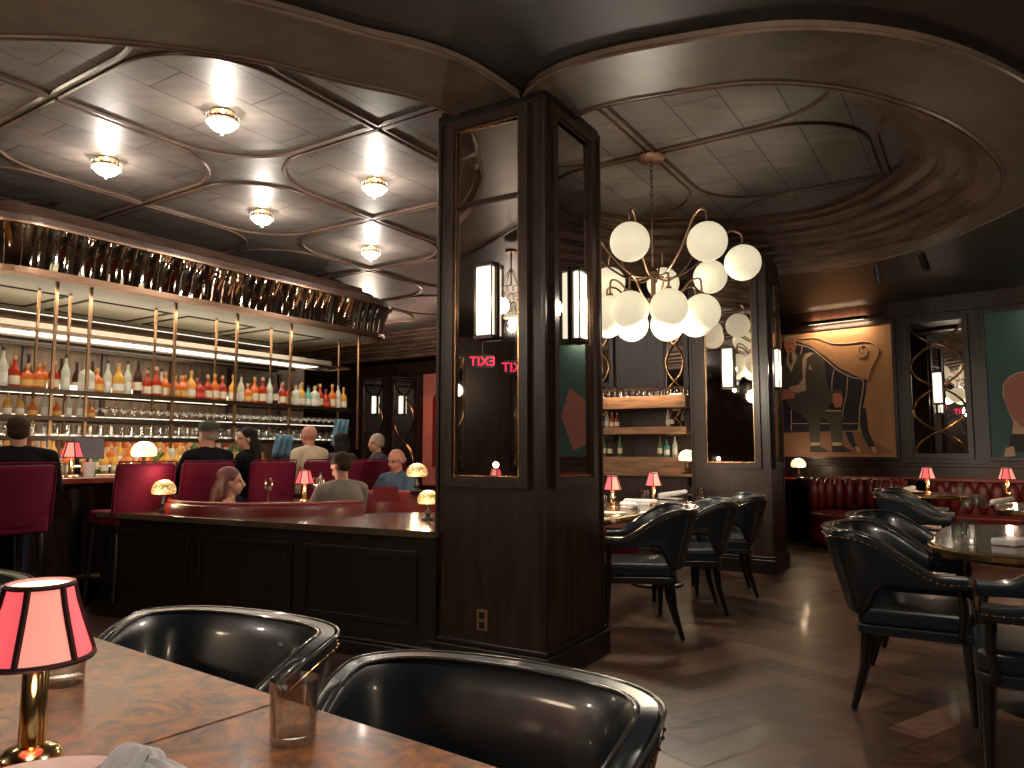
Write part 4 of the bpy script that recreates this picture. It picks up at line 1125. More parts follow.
# near table
TA = atan2(-.60, .80)          # table long axis
TF = Frame((-.29, 1.36), TA)    # a point on the far edge
NT = thing('dining_table', 'polished burl wood table nearest the camera, with the plate and pink lamp', 'table', TF.p, TA)
f1 = -.17
for x0, x1 in ((-2.3, f1-.002), (f1+.002, .62)):
    MB().bx(x0, x1, -.80, 0, .715, .75).build('table_top', 'burl', NT, bevel=.004)
MB().bx(f1-.0025, f1+.0025, -.80, -.001, .72, .7485).build('seam', 'black', NT)
for x in (-1.5, .0):
    MB().lathe([(0, 0), (.25, 0), (.25, .02), (.07, .05), (.04, .10), (.04, .66), (.13, .714), (0, .714)], (x, -.4, 0), 24).build('pedestal', 'legs', NT, smooth=True)
CH.put((-.15, 1.25, 0), face(-.50, -.866), 'black leather armchair nearest the camera, across the burl table', None, (.93, .93, .93))
CH.put((-.82, 1.72, 0), face(-.46, -.88), 'black leather armchair behind the glass tumbler, second across the burl table', None, (.93, .93, .93))
CH.put((-2.02, 2.42, 0), face(-.50, -.866), 'black leather armchair peeking in at the left edge behind the pink lamp', None, (.93, .93, .93))
q = atz(31, 757, .75); mini((q.x, q.y, .75), 'large pink shaded lamp on brass stem on the burl table, nearest the camera', 1.0, .42, .9, .12)
t = thing('dinner_plate', 'white round plate on the burl table, under the grey napkin', 'plate', (-.625, 1.005, .75))
MB().lathe([(0, .004), (.09, .004), (.10, .006), (.135, .018), (.138, .020), (.136, .023), (.10, .011), (.09, .009), (0, .009)], n=64).build('plate_rim', 'china', t, smooth=True)
# napkin: folded, knotted cloth
nb = MB()
def cloth(P, W, n=10, wav=.006, th=.006):
    for sgn_ in (0,):
        vs = []; fs = []; S_ = spline(P, 5, False); k = len(S_)
        for i, p in enumerate(S_):
            p = Vector(p); a = Vector(S_[max(0, i-1)]); c = Vector(S_[min(k-1, i+1)]); d = (c-a).normalized(); sd = Vector((0, 0, 1)).cross(d).normalized(); ww = W(i/(k-1))
            for q in range(n+1):
                u_ = q/n*2-1; h_ = .7*sqrt(max(0, 1-u_*u_))*ww*.45+wav*sin(u_*9+i*.35)
                vs.append(tuple(p+sd*u_*ww+Vector((0, 0, h_))))
        for i in range(k-1):
            for q in range(n): fs.append((i*(n+1)+q, i*(n+1)+q+1, (i+1)*(n+1)+q+1, (i+1)*(n+1)+q))
        nb.add(vs, fs)
cloth([(-.07, -.03, .012), (-.03, .0, .016), (.01, .015, .022), (.05, .02, .02), (.10, -.01, .014), (.14, -.05, .012)], lambda t: .045-.02*abs(t-.45))
cloth([(.0, -.06, .012), (.005, -.01, .03), (.012, .03, .042), (.03, .05, .03), (.05, .03, .02)], lambda t: .028+.012*sin(pi*t))
cloth([(-.06, -.10, .010), (.02, -.08, .014), (.09, -.06, .014), (.15, -.09, .010)], lambda t: .055)
o = nb.build('napkin', 'napkin', smooth=True, recalc=False); tag(o, 'grey knotted linen napkin on the white plate nearest the camera', 'napkin')
sm = o.modifiers.new('t', 'SOLIDIFY'); sm.thickness = .004; ss = o.modifiers.new('ss', 'SUBSURF'); ss.levels = 1; ss.render_levels = 1
o.location = (-.535, 1.045, .765); o.rotation_euler = (0, 0, .1); o.scale = (.72, .72, .85)
TUM = Proto(make_tumbler())
q = atz(293, 741, .75); TUM.put((q.x, q.y, .75), 0, 'empty clear tumbler at the middle of the burl table, nearest the camera', 'tumblers', (1, 1, 1.05))
q = atz(64, 684, .75); TUM.put((q.x, q.y, .75), 0, 'clear tumbler just behind the large pink lamp', 'tumblers')

# ------------------------------------------------------------------ long table right of the near pillar
A_ = (.56, .83); B_ = (-.83, .56)
LTc = Vector((.84, 6.25)); LTa = atan2(A_[1], A_[0])
LT = Frame(LTc, LTa)
def ctab(fr, label, L, Wd, topmat='table', r=.12, name='dining_table', cx=0):
    t = thing(name, label, 'table', fr.p, fr.a)
    ol = rrect(-L/2, L/2, -Wd/2, Wd/2, r)
    MB().prism(ol, .715, .75).build('table_top', topmat, t, bevel=.008, seg=3)
    MB().sweep(ccw(ol), [(-.002, .70), (-.012, .715), (-.012, .738), (-.002, .745)]).build('edge_band', 'brass', t, recalc=False)
    for x in (-L/2+.35, L/2-.35) if L > 1.2 else (0,):
        MB().lathe([(0, 0), (.24, 0), (.24, .02), (.07, .05), (.04, .10), (.04, .66), (.13, .714), (0, .714)], (x, 0, 0), 24).build('pedestal', 'legs', t, smooth=True)
    return t
ctab(LT, 'long dining table right of the near pillar, set with two pink lamps', 2.5, .74, 'table')
for i, (s, lb) in enumerate(((-.80, 'black leather armchair at the long table, nearest of the three in the row'), (.08, 'black leather armchair at the long table, middle of the three in the row'), (.92, 'black leather armchair at the long table, farthest of the three, before the second pillar'))):
    q = LT.w(s, -.60); CH.put((q.x-.02, q.y-.06, 0), face(-.97, .12)+R.uniform(-.05, .05), lb)
def px_on(u, v, z=.75): q = atz(u, v, z); return (q.x, q.y, z)
def Lp(u, y):   # point of the long table at pixel column u, local y
    x = LT.sx(u, y); return LT.w(x, y, .751)
mini(Lp(612, .05), 'pink shaded lamp at the near end of the long table, by the pillar', 1.0)
mini(Lp(653, .0), 'pink shaded lamp farther down the long table, behind the rolled napkin', 1.05)
def roll(loc, rz, L, lb, grp, tilt=0):
    o = MB().cap((-L/2, 0, .028), (L/2, 0, .028+tilt), .027, .023, 14).box((-.1*L, 0, .006), (L*.8, .09, .010)).build('rolled_napkin', 'white', smooth=True)
    tag(o, lb, 'napkin', grp); o.location = loc; o.rotation_euler = (0, 0, rz); return o
roll(Lp(628, -.1), LTa+.9, .24, 'white rolled napkin between the two long table lamps', 'rolled napkins')
roll(Lp(640, -.02), LTa-1.2, .26, 'white rolled napkin lying crosswise just left of the farther lamp', 'rolled napkins')
roll(Lp(672, .05), LTa-1.9, .32, 'white rolled napkin propped up right of the farther lamp', 'rolled napkins', .05)
for u, y, lb in ((602, .2, 'tumbler at the left end of the long table by the pillar'), (644, .25, 'tumbler behind the farther long table lamp'), (690, .1, 'tumbler right of the propped napkin'), (700, -.1, 'tumbler at the far end of the long table')):
    q = Lp(u, y); TUM.put(q, 0, lb, 'tumblers')
o = MB().bx(-.10, .10, -.14, .14, 0, .003).build('place_card', 'paper'); tag(o, 'white menu sheet at the near end of the long table', 'menu'); o.location = Lp(606, -.15); o.rotation_euler = (0, 0, LTa)
# banquette behind the long table and service shelves
bq = thing('banquette', 'burgundy banquette bench behind the long table', 'banquette', LT.w(.2, .95), LTa)
MB().bx(-.85, 1.75, -.30, .22, .06, .44).build('seat_cushion', 'red', bq, bevel=.03, seg=3)
MB().bx(-.85, 1.75, .20, .32, .06, .86).build('bench_back', 'burgundy', bq, bevel=.02, seg=3)
MB().bx(-.87, 1.77, .19, .34, .86, .875).build('top_rail', 'redwood', bq, bevel=.004)
# service station
sv = WM.hit(597, 440, -.45)[0]; se = WM.hit(688, 440, -.45)[0]
t = thing('service_station', 'brown wooden service shelves with drawers, behind the long table', 'shelf', WM.p, WM.a)
def zz(v, y=-.45): return WM.hit(645, v, y)[1]
MB().bx(sv-.3, se, -.50, -.02, 0, zz(476)).build('base_cabinet', 'wood', t, bevel=.006)
MB().bx(sv-.3, se+.12, -.56, -.02, zz(476), zz(473)).build('counter_top', 'shelfwood', t, bevel=.006)
MB().bx(sv-.3, se-.04, -.42, -.02, zz(473), zz(457)).build('drawer_box', 'shelfwood', t, bevel=.006)
for v0, v1 in ((434, 427), (408, 396)):
    MB().bx(sv-.3, se-.03, -.42, -.02, zz(v0), zz(v1)).build('shelf', 'shelfwood', t, bevel=.004)
for x in (sv-.25, se-.05): MB().bx(x-.012, x+.012, -.05, -.03, zz(470), zz(390)).build('upright', 'brass', t)
zt = zz(396)
for row in range(2):
    for i in range(15):
        x = sv-.02+(se-sv-.05)*i/14
        COUPE.put(WM.w(x, -.36+row*.14, zt+.001), 0, 'stemmed glass on top of the service shelves, %s row' % ('front', 'rear')[row], 'glasses on top of the service shelves', (.9, .9, .95))
zt = zz(427)
for i, (u, k) in enumerate(((602, 8), (607, 3), (612, 0), (617, 9), (668, 3), (672, 8))):
    put_bottle(k, WM.w(WM.hit(u, 420, -.3)[0], -.3, zt+.001), ('on the middle service shelf, left end', 'on the middle service shelf, second from left', 'on the middle service shelf, third from left', 'on the middle service shelf, fourth from left', 'on the middle service shelf, right end', 'on the middle service shelf, at the far right')[i], 'bottles on the middle service shelf', .75)
zt = zz(457)
for i, (u, k) in enumerate(((604, 5), (610, 8), (620, 5), (660, 5), (667, 7), (675, 3))):
    put_bottle(k, WM.w(WM.hit(u, 450, -.3)[0], -.3, zt+.001), ('on the lowest service shelf, left end', 'on the lowest service shelf, second from left', 'on the lowest service shelf, third from left', 'on the lowest service shelf, just right of centre', 'on the lowest service shelf, towards the right', 'on the lowest service shelf, at its right end')[i], 'bottles on the lowest service shelf', .85)
q = WM.w(se+.0, -.5, zz(473)+.001); mush(MW, q, 'cream mushroom lamp at the right end of the service counter', 1.15, 2.5)
q = WM.w(se+.10, -.50, zz(473)+.001); o = MB().lathe([(0, 0), (.035, 0), (.04, .08), (.037, .08), (0, .01)], n=16).build('white_cup', 'china', smooth=True); tag(o, 'white cup right of the cream lamp on the service counter', 'cup'); o.location = q
area(WM.w((sv+se)/2, -.5, 2.0), 6, 1.0, .1, (1, .7, .42), WM.a)
# mirrors and posts of the middle wall
mirror_panel(WM, WM.hit(662, 400)[0], WM.hit(690, 400)[0], 1.35, 2.9, 'narrow mirror with brass tracery on the wall right of the service shelves')
mirror_panel(WM, WM.hit(596, 400)[0]-.15, WM.hit(615, 400)[0], 1.35, 2.9, 'narrow mirror with brass tracery on the wall above the left of the service shelves')

# ================================================================== MURAL WALL
def wr(u, v): return WR.hit(u, v)
def polyp(b, pts, y0, y1, mi):
    P = [wr(u, v) for u, v in pts]; n = len(P)
    bm_vs = [(x, -y0, z) for x, z in P]+[(x, -y1, z) for x, z in P]
    b.add(bm_vs, [tuple(range(n, 2*n))]+[(i, (i+1) % n, n+(i+1) % n, n+i) for i in range(n)], mi)
def cm(u, v): return (770+u/4.8, 310+v/4.8)      # coordinates of a 4.8x enlargement
def picture(x0, x1, z0, z1, label, shapes, cols, bg):
    t = thing('wall_mural', label, 'painting', WR.p, WR.a)
    MB().bx(x0, x1, -.02, -.001, z0, z1).build('canvas', bg, t)
    f = MB(); frame_rect(f, x0-.045, x1+.045, z0-.045, z1+.045, .045, -.045, -.002); f.build('frame', 'wood', t, bevel=.006)
    b = MB()
    for k, (pts, mi) in enumerate(shapes): polyp(b, pts, .0195, .0205+.0004*k, mi)
    b.build('painted_figures', cols, t, recalc=True)
    return t
def band(pts, w):
    """an outline as a thin ribbon polygon in photo coordinates"""
    S_ = spline(pts, 4, False); N_ = norms(S_, False)
    return [(x+a*w, y+c*w) for (x, y), (a, c) in zip(S_, N_)]+[(x-a*w, y-c*w) for (x, y), (a, c) in list(zip(S_, N_))[::-1]]
M['m_tan'] = plain('mural_tan', (.46, .235, .105), .6); M['m_floor'] = plain('mural_brown', (.30, .15, .09), .6); M['m_navy'] = plain('mural_navy', (.022, .02, .035), .6); M['m_suit'] = plain('mural_suit', (.085, .075, .06), .6)
M['m_skin'] = plain('mural_skin', (.55, .2, .14), .6); M['m_cream'] = plain('mural_cream', (.55, .40, .26), .6); M['m_teal'] = plain('mural_teal', (.035, .10, .11), .6); M['m_pink'] = plain('mural_pink', (.38, .15, .12), .6); M['m_black'] = plain('mural_black', (.012, .01, .01), .6)
C = lambda *a: [cm(u, v) for u, v in a]
shapes = [
 (C((75, 585), (430, 585), (600, 690), (75, 705)), 1),
 (C((60, 155), (130, 150), (200, 175), (270, 225), (330, 275), (400, 312), (468, 335), (462, 400), (445, 480), (430, 578), (60, 590)), 2),
 (C((432, 470), (462, 470), (475, 580), (512, 668), (520, 680), (485, 672), (450, 610), (436, 560)), 2), (C((362, 585), (398, 585), (412, 640), (440, 680), (415, 676), (385, 640)), 2),
 (band(C((130, 165), (200, 185), (270, 240), (330, 290), (400, 325), (450, 342), (435, 460), (428, 575)), .5), 4),
 (band(C((375, 320), (370, 400), (355, 470), (350, 530)), .4), 4), (band(C((310, 285), (300, 340), (300, 400)), .4), 4), (band(C((158, 175), (150, 215)), .4), 4), (band(C((105, 545), (250, 545), (425, 545)), .4), 4),
 (band(C((100, 480), (160, 490), (195, 540), (195, 590)), .4), 4), (band(C((105, 480), (105, 580)), .4), 4),
 (C((60, 300), (75, 225), (130, 215), (175, 205), (225, 205), (262, 235), (270, 330), (285, 385), (340, 380), (352, 395), (335, 430), (290, 455), (280, 475), (352, 485), (350, 645), (300, 645), (288, 540), (245, 510), (242, 640), (195, 640), (188, 540), (150, 500), (105, 480), (70, 430)), 3),
 (C((195, 205), (215, 208), (180, 232), (172, 320), (178, 385), (140, 398), (100, 392), (95, 370), (140, 360), (160, 330), (158, 240), (172, 212)), 4),
 (C((75, 135), (122, 132), (130, 165), (120, 205), (85, 208), (70, 175)), 5), (C((88, 208), (122, 205), (134, 225), (105, 300), (82, 255)), 4), (C((95, 205), (108, 202), (112, 250), (100, 268), (90, 240)), 3),
 (C((86, 162), (98, 160), (98, 164), (86, 166)), 6), (C((106, 160), (118, 162), (118, 166), (106, 164)), 6), (C((92, 188), (110, 188), (108, 192), (94, 192)), 6), (C((74, 150), (70, 135), (90, 124), (118, 126), (124, 138), (100, 138)), 4),
 (C((60, 385), (110, 380), (125, 400), (118, 425), (60, 430)), 5), (C((306, 400), (345, 400), (352, 430), (345, 465), (318, 470), (302, 440)), 5),
 (C((272, 480), (345, 480), (345, 487), (272, 487)), 4), (C((188, 282), (195, 262), (204, 290)), 4),
 (C((196, 640), (240, 640), (242, 655), (290, 680), (235, 684), (196, 682)), 6), (C((300, 640), (350, 640), (352, 655), (400, 680), (345, 684), (302, 682)), 6), (C((198, 636), (242, 636), (242, 650), (200, 652)), 4), (C((302, 636), (350, 636), (350, 650), (304, 652)), 4),
 (C((485, 658), (505, 655), (520, 680), (500, 684)), 4), (C((408, 658), (425, 655), (440, 680), (425, 684)), 4),
 (band(C((150, 140), (230, 135), (300, 160), (380, 160), (470, 152), (515, 175), (520, 215), (490, 270), (470, 330)), .45), 4),
 (band(C((430, 175), (425, 205), (440, 225), (462, 220), (470, 190), (455, 170), (440, 180), (448, 205)), .4), 4)]
x0, z1 = wr(779, 337); x1, _ = wr(891, 323); _, z0 = wr(891, 457); _, z1 = wr(891, 323)
picture(x0, x1, z0, z1, 'tan mural of a seated man in a dark suit on a curved navy sofa', shapes, ['m_tan', 'm_floor', 'm_navy', 'm_suit', 'm_cream', 'm_skin', 'm_black'], 'm_tan')
xa, _ = wr(984, 317); xb = xa+2.6
xm, _ = wr(1024, 400)
sh2 = [([(1004, 385), (1010, 377), (1022, 373), (1045, 374), (1060, 388), (1058, 420), (1040, 436), (1018, 434), (1010, 415), (1003, 398)], 1), ([(1008, 412), (1020, 425), (1040, 436), (1042, 440), (1012, 437), (1014, 420)], 2),
       ([(1010, 434), (1040, 434), (1038, 452), (1010, 452)], 3), ([(1006, 448), (1014, 446), (1016, 456), (1004, 457)], 2), (band([(1004, 398), (1004, 385), (1012, 376), (1024, 372), (1044, 373)], .6), 2),
       ([(1100, 380), (1130, 360), (1150, 400), (1130, 450), (1100, 440)], 1)]
picture(xa, xb, z0, z1, 'teal mural with a rounded pink figure, cut off by the right edge of the picture', sh2, ['m_teal', 'm_pink', 'm_cream', 'm_black'], 'm_teal')
def pic_light(x, lb):
    t = thing('picture_light', lb, 'wall lamp', WR.w(x, 0, 0), WR.a)
    zq = z1+.10
    MB().cap((-.42, -.17, zq), (.42, -.17, zq), .026, .026, 12).build('lamp_bar', 'dark_metal', t, smooth=True)
    b = MB()
    for s in (-1, 1): b.tube([(s*.2, -.0, zq-.02), (s*.2, -.08, zq+.05), (s*.2, -.17, zq+.02)], .008, 6)
    b.build('bracket_arm', 'brass', t, smooth=True)
    MB().bx(-.38, .38, -.155, -.13, zq-.026, zq-.020).build('light_strip', 'strip', t)
    area(WR.w(x, -.15, zq-.03), 8, .76, .03, (1, .72, .45), WR.a, radians(28), 'picture_light_beam')
    area(WR.w(x, -.10, zq+.03), 4, .76, .03, (1, .62, .35), WR.a, radians(160), 'picture_light_spill')
pic_light((x0+x1)/2+.1, 'dark bar picture light with brass arms above the man mural'); pic_light((xa+xb)/2-.3, 'dark bar picture light above the teal mural at the right edge')
pa, _ = wr(907, 400); pb, _ = wr(972, 400)
mirror_panel(WR, pa, pb, z0-.02, z1+.02, 'tall mirror with brass gothic tracery between the two murals', 3)
sq = wr(939, 388); SCONCE.put(WR.w(sq[0], -.035, sq[1]), WR.a, 'lit milk glass sconce on the traceried mirror between the murals')
# far back wall panels behind the bar end
for u0, u1, us, lb in ((362, 386, 376, 'left'), (392, 417, 403, 'right')):
    a0, a1 = WB.hit(u0, 400)[0], WB.hit(u1, 400)[0]; zt_ = WB.hit(u0, 366)[1]; zb_ = WB.hit(u0, 425)[1]
    mirror_panel(WB, a0, a1, .9, 3.0, '%s one of two far mirrors with brass tracery beyond the end of the bar' % lb, 2)
    s_, z_ = WB.hit(us, 405); SCONCE.put(WB.w(s_, -.035, z_), WB.a, 'lit sconce on the %s one of the two far traceried mirrors' % lb)
a0, a1 = WB.hit(424, 400)[0], WB.hit(424, 400)[0]+1.3
t = thing('wall_panel', 'wall panel coloured pink for its red light, with arched inset beside the near pillar', 'wall panel', WB.p, WB.a)
MB().bx(a0, a1, -.03, -.002, .5, 2.93).build('panel_field', 'pink_wall', t, bevel=.004)
b = MB(); P_ = [(a0+.28, .9), (a0+.28, 2.35)]+[(a0+.28+.35*(1-cos(pi*k/12)), 2.35+.2*sin(pi*k/12)) for k in range(1, 12)]+[(a0+.98, 2.35), (a0+.98, .9)]
n = len(P_); b.add([(x, -.045, z) for x, z in P_]+[(x, -.03, z) for x, z in P_], [tuple(range(n))]+[(i, (i+1) % n, n+(i+1) % n, n+i) for i in range(n)])
b.build('arched_inset', 'red', t)
area(WB.w(a0+.5, -.8, 3.0), 12, .8, .3, (1, .5, .35), WB.a, radians(-30))
for (dx, lb) in ((-.6, 0), ):
    pass
for u_, y_, zz_, w_, h_, lb in ((341, .12, 1.42, .22, .34, 'light blue cloth hanging at the right end of the bar rack'), (284, .12, 1.28, .24, .26, 'light blue cloth hanging over the bar, left of the cream shirt')):
    b = MB(); n_ = 14; vs = []
    for r_ in range(5):
        for q_ in range(n_+1):
            t_ = q_/n_; vs.append(((t_-.5)*w_*(1+.12*r_/4), .02*sin(t_*17+r_*.6)+.012*r_, h_*(1-r_/4)))
    b.add(vs, [(r_*(n_+1)+q_, r_*(n_+1)+q_+1, (r_+1)*(n_+1)+q_+1, (r_+1)*(n_+1)+q_) for r_ in range(4) for q_ in range(n_)])
    b.tube([(-w_/2-.02, 0, h_), (w_/2+.02, 0, h_)], .008, 6)
    o = b.build('hanging_cloth', 'sh_lblue', smooth=True, recalc=False); tag(o, lb, 'cloth'); sd = o.modifiers.new('t', 'SOLIDIFY'); sd.thickness = .006
    o.location = BAR.w(BAR.sx(u_, y_), y_, zz_-.12); o.rotation_euler = (0, 0, PA)

# ------------------------------------------------------------------ banquettes at the mural wall
t = thing('banquette', 'burgundy banquette bench along the mural wall', 'banquette', WR.p, WR.a)
xs, xe = wr(835, 480)[0], 8.0
MB().bx(xs, xe, -.62, -.14, .08, .44).build('seat_cushion', 'red', t, bevel=.03, seg=3)
b = MB(); nn_ = int((xe-xs)/.16)
for i in range(nn_): b.ell((xs+.08+i*.16, -.10, .64), (.085, .055, .21), 12)
b.bx(xs, xe, -.10, -.02, .44, .84); b.build('channel_back', 'red', t, smooth=True)
MB().bx(xs, xe, -.17, -.01, .84, .88).build('top_rail', 'redwood', t, bevel=.006)
MB().bx(xs, xe, -.56, -.14, 0, .08).build('plinth', 'wood2', t)
# curved channelled end by the man mural
c0 = atz(844, 546.5, 0); 
t = thing('curved_booth_end', 'curved red channel-tufted bench end below the man mural', 'banquette', (c0.x, c0.y, 0), WR.a)
A = arc((.15, .0), .72, 170, 10, 18)
b = MB(); b.sweep(A, [(-.0, .0), (0, .84), (.03, .87), (.07, .87), (.10, .84), (.10, .42), (.10, .0)], closed=False); b.build('booth_back', 'wood2', t, smooth=True)
b = MB()
for q in arc((.15, .0), .58, 20, 168, 11): b.ell((q[0], q[1], .65), (.075, .075, .23), 12)
b.build('channel_back', 'red', t, smooth=True)
MB().prism(arc((.15, .0), .55, 0, 359, 30)[:-1], .06, .44).build('seat_cushion', 'red', t, bevel=.03, seg=3)
# side cabinet with white lamp left of it
c1 = atz(808, 540, 0)
t = thing('side_cabinet', 'black side cabinet with a red edged top between pillar and mural', 'cabinet', (c1.x-.12, c1.y+.3, 0), WR.a)
MB().bx(-.42, .34, -.2, .22, .06, .82).build('cabinet_body', 'wood2', t, bevel=.006)
MB().bx(-.45, .37, -.23, .25, .82, .85).build('cabinet_top', 'redwood', t, bevel=.006)
MB().bx(-.40, .32, -.18, .20, 0, .06).build('plinth', 'black', t)
mush(MW, (c1.x+.0, c1.y+.25, .85), 'cream mushroom lamp on the black side cabinet under the man mural', 1.15, 2)

# ------------------------------------------------------------------ tables and chairs at the right
def place_setting(loc, fr, lbp, lbn, s=1.):
    t = thing('dinner_plate', lbp, 'plate', loc)
    MB().lathe([(0, .004), (.09, .004), (.135, .018), (.136, .023), (.10, .011), (0, .009)], n=32).build('plate_rim', 'china', t, smooth=True)
    o = MB().cap((-.11, 0, .035), (.08, .02, .05), .022, .03, 12).box((0, .0, .018), (.18, .10, .015), rz=.3).build('folded_napkin', 'white', smooth=True); tag(o, lbn, 'napkin'); o.location = (loc[0], loc[1], loc[2]+.008); o.rotation_euler = (0, 0, .5)
T1 = Frame((2.86, 4.05), atan2(.83, .56))
ctab(T1, 'dark glossy oval dining table at the right, with two tumblers and a white dish', 1.75, 1.0, 'table', .48)
for u, v, lb in ((961, 545, 'tall tumbler on the oval table, left of the pair'), (969, 541, 'tall tumbler on the oval table, right of the pair')):
    q = atz(u, v, .75); TUM.put((q.x, q.y, .751), 0, lb, 'tumblers', (1, 1, 1.15))
q = atz(1012, 545, .75); o = MB().prism(rrect(-.09, .09, -.06, .06, .02), 0, .035).build('butter_dish', 'china', bevel=.008); tag(o, 'small square white dish on the oval table at the right edge', 'dish'); o.location = (q.x, q.y, .751); o.rotation_euler = (0, 0, .5)
nf = (.80, -.60)
q = Vector((1.98, 3.72)); CH.put((q.x, q.y, 0), face(.86, -.5), 'black leather armchair at the left of the oval table, nearest of the pair')
q = Vector((2.42, 4.42)); CH.put((q.x, q.y, 0), face(.83, -.56), 'black leather armchair at the left of the oval table, behind its twin')
CH.put((2.07, 2.93, 0), face(-.87, .50), 'black leather armchair at the right edge of the picture, turned away to the left')
T2 = Frame((4.62, 6.35), atan2(.83, .56))
ctab(T2, 'dark oval table farther right, set with a pink lamp and striped napkin', 1.3, .85, 'table', .4)
q = T2.w(-.05, .12, .751); mini(atz(1008, 494, .751), 'pink shaded lamp on the farther oval table at the right edge', 1.1)
q = atz(1003, 505, .751); roll((q.x, q.y, .751), .5, .3, 'striped rolled napkin in front of the lamp at the right edge', None, .02)
for u, v, lb in ((966, 508, 'tumbler on the farther oval table, leftmost of three'), (975, 505, 'tumbler on the farther oval table, middle of three'), (984, 508, 'tumbler on the farther oval table, rightmost of three')):
    q = atz(u, v, .751); TUM.put((q.x, q.y, .751), 0, lb, 'tumblers')
CH.put((3.72, 6.75, 0), face(.83, -.56), 'black leather armchair beside the farther oval table, nearer of two')
CH.put((4.02, 7.35, 0), face(.83, -.56), 'black leather armchair beside the farther oval table, behind the other')
T3c = Vector((4.75, 8.55)); T3 = Frame(T3c, WR.a)
ctab(T3, 'small table against the banquette with white plate and pink lamp', .95, .75, 'table', .3)
q = T3.w(0, .05, .751); mini((q.x, q.y, .751), 'pink shaded lamp on the small table below the traceried mirror', 1.1)
q = T3.w(-.14, -.12, .751); place_setting((q.x, q.y, .751), T3, 'white plate on the small table below the traceried mirror', 'white folded napkin on the plate below the traceried mirror')
for dx, lb in ((-.38, 'tumbler on the left of the small banquette table'), (.36, 'tumbler on the right of the small banquette table')): q = T3.w(dx, -.05, .751); TUM.put((q.x, q.y, .751), 0, lb, 'tumblers')

# ================================================================== LEFT SIDE OF THE ROOM, seen in the pillar mirrors
WL = Frame((-8.6, 4.0), pi/2+pi)     # wall facing +X: local -y points to +X
WL = Frame((-8.59, 0.0), pi/2)
mp = FP1.w(-.01, .36, 0); nL = Vector((-cos(P1A), -sin(P1A), 0))
def refl(u, v, dist):
    d = ray(u, v); o_ = Vector((0, 0, H)); p0 = FP1.w(0, 0, 0); t_ = (p0-o_).dot(nL)/d.dot(nL); m_ = o_+d*t_; r_ = d-nL*2*d.dot(nL)
    return m_+r_*(dist/Vector((r_.x, r_.y, 0)).length)
def crystal_chand(loc):
    t = thing('crystal_chandelier', 'tiered crystal chandelier left of the view, seen in the pillar mirror', 'chandelier', (loc.x, loc.y, ZC-.42))
    zb = loc.z-(ZC-.42)
    MB().cap((0, 0, 0), (0, 0, zb+.2), .008, .008, 8).lathe([(0, 0), (.06, 0), (.06, -.03), (0, -.03)], n=16).build('stem', 'brass', t, smooth=True)
    fr_ = MB()
    for z, r_ in ((.16, .17), (.08, .15), (0, .12), (-.08, .08)): fr_.tube([(r_*cos(2*pi*k/24), r_*sin(2*pi*k/24), zb+z) for k in range(24)], .005, 5, True)
    for k in range(6): a = pi*k/3; fr_.tube([(0, 0, zb+.38), (.17*cos(a), .17*sin(a), zb+.16)], .003, 5)
    fr_.build('frame', 'brass', t, smooth=True)
    c = MB()
    for z, r_ in ((.16, .17), (.08, .15), (0, .12), (-.08, .08)):
        for k in range(18): a = 2*pi*k/18; c.ell((r_*cos(a), r_*sin(a), zb+z-.035), (.014, .014, .03), 6)
    c.build('crystal_drops', 'crystal_dim', t)
    point((loc.x, loc.y, loc.z-.25), 10, (1, .8, .6), .02)
p = refl(512, 305, 3.3); crystal_chand(p)
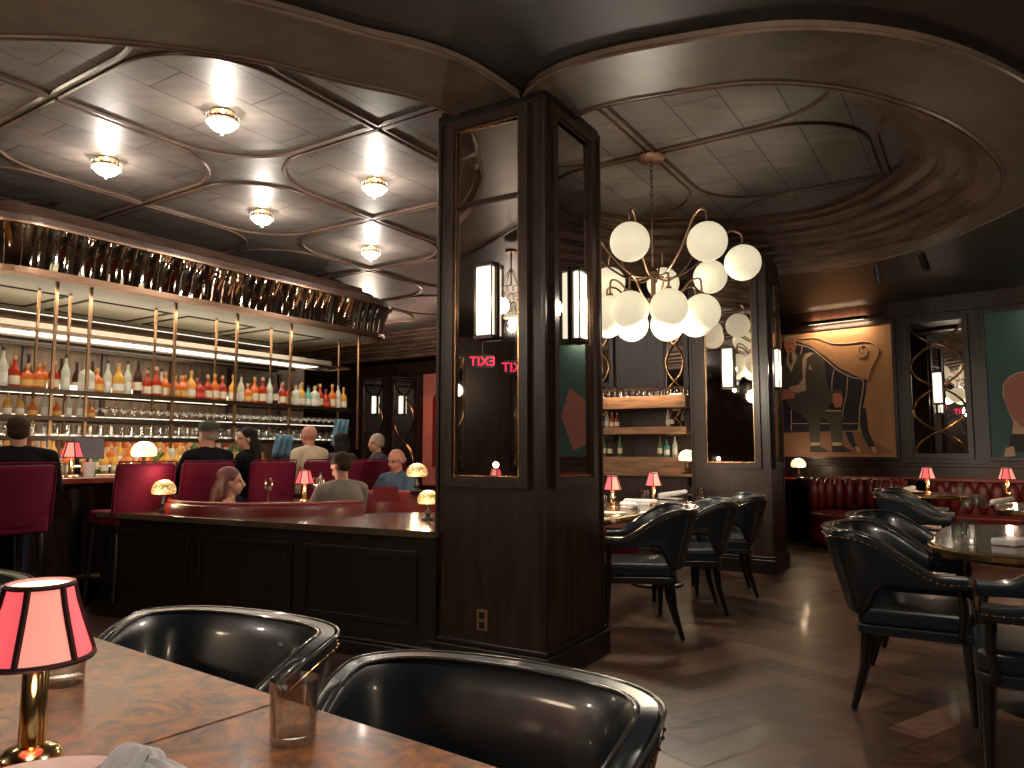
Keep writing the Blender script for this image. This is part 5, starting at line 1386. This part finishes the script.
def exit_sign(loc, rz, lb):
    t = thing('exit_sign', lb, 'exit sign', loc, rz)
    MB().bx(-.17, .17, -.02, .02, -.10, .10).build('sign_box', 'black', t, bevel=.004)
    MB().cap((0, 0, .10), (0, 0, ZS-loc.z), .008, .008, 8).build('hanger', 'black', t)
    cu = bpy.data.curves.new('exit_text', 'FONT'); cu.body = 'EXIT'; cu.size = .19; cu.align_x = 'CENTER'; cu.align_y = 'CENTER'; cu.extrude = .002
    o = bpy.data.objects.new('tmp', cu); COL.objects.link(o); bpy.context.view_layer.update()
    me = bpy.data.meshes.new_from_object(o.evaluated_get(DG())); bpy.data.objects.remove(o)
    me.materials.clear(); me.materials.append(M['exit'])
    o = bpy.data.objects.new('lettering', me); COL.objects.link(o); o.parent = t; o.rotation_euler = (pi/2, 0, 0); o.location = (0, -.023, 0)
for (u, v, dd, lb) in ((483, 362, 6.8, 'red lit EXIT sign hanging at the left of the room, nearer the entrance'), (516, 368, 6.4, 'red lit EXIT sign hanging at the left of the room, by the crystal chandelier')):
    p = refl(u, v, dd); d_ = (mp-p); exit_sign(p, atan2(d_.y, d_.x)+pi/2, lb)
# wall mirrors with tracery on the left wall
for k, y_ in enumerate((-1.2, .6, 2.4)):
    mirror_panel(WL, y_, y_+.9, .9, 3.0, 'traceried mirror on the left wall of the room, %s' % ('nearest the rear wall', 'middle of three', 'nearest the bar')[k], 2)
LL = Frame((-3.6, 2.45), .2)
ctab(LL, 'dining table at the left of the room outside the view, seen in the pillar mirror', 1.2, .8, 'table', .1)
mini((-3.6, 2.45, .751), 'pink shaded lamp on the table at the left of the room', 1.1)
CH.put((-3.9, 3.15, 0), face(0, -1), 'black leather armchair at the table at the left of the room')
for i_, (xx, yy) in enumerate(((-5.5, -.5), (4.5, -.5), (7.5, 4.5))): point((xx, yy, 2.6), 40, (1, .75, .5), .15)  # bare fill lights added in unseen parts of the room, no fittings

# ================================================================== WORLD AND VIEW
w = bpy.data.worlds.new('room_air'); SC.world = w; w.use_nodes = True
w.node_tree.nodes['Background'].inputs[0].default_value = (1, .8, .65, 1); w.node_tree.nodes['Background'].inputs[1].default_value = .0
SC.view_settings.view_transform = 'Standard'; SC.view_settings.look = 'None'; SC.view_settings.gamma = 1; SC.view_settings.use_curve_mapping = False
SC.view_settings.exposure = 0.6
SC.cycles.max_bounces = 8; SC.cycles.transparent_max_bounces = 24; SC.cycles.caustics_reflective = False; SC.cycles.caustics_refractive = False
SC.cycles.sample_clamp_indirect = 4; SC.cycles.use_denoising = True
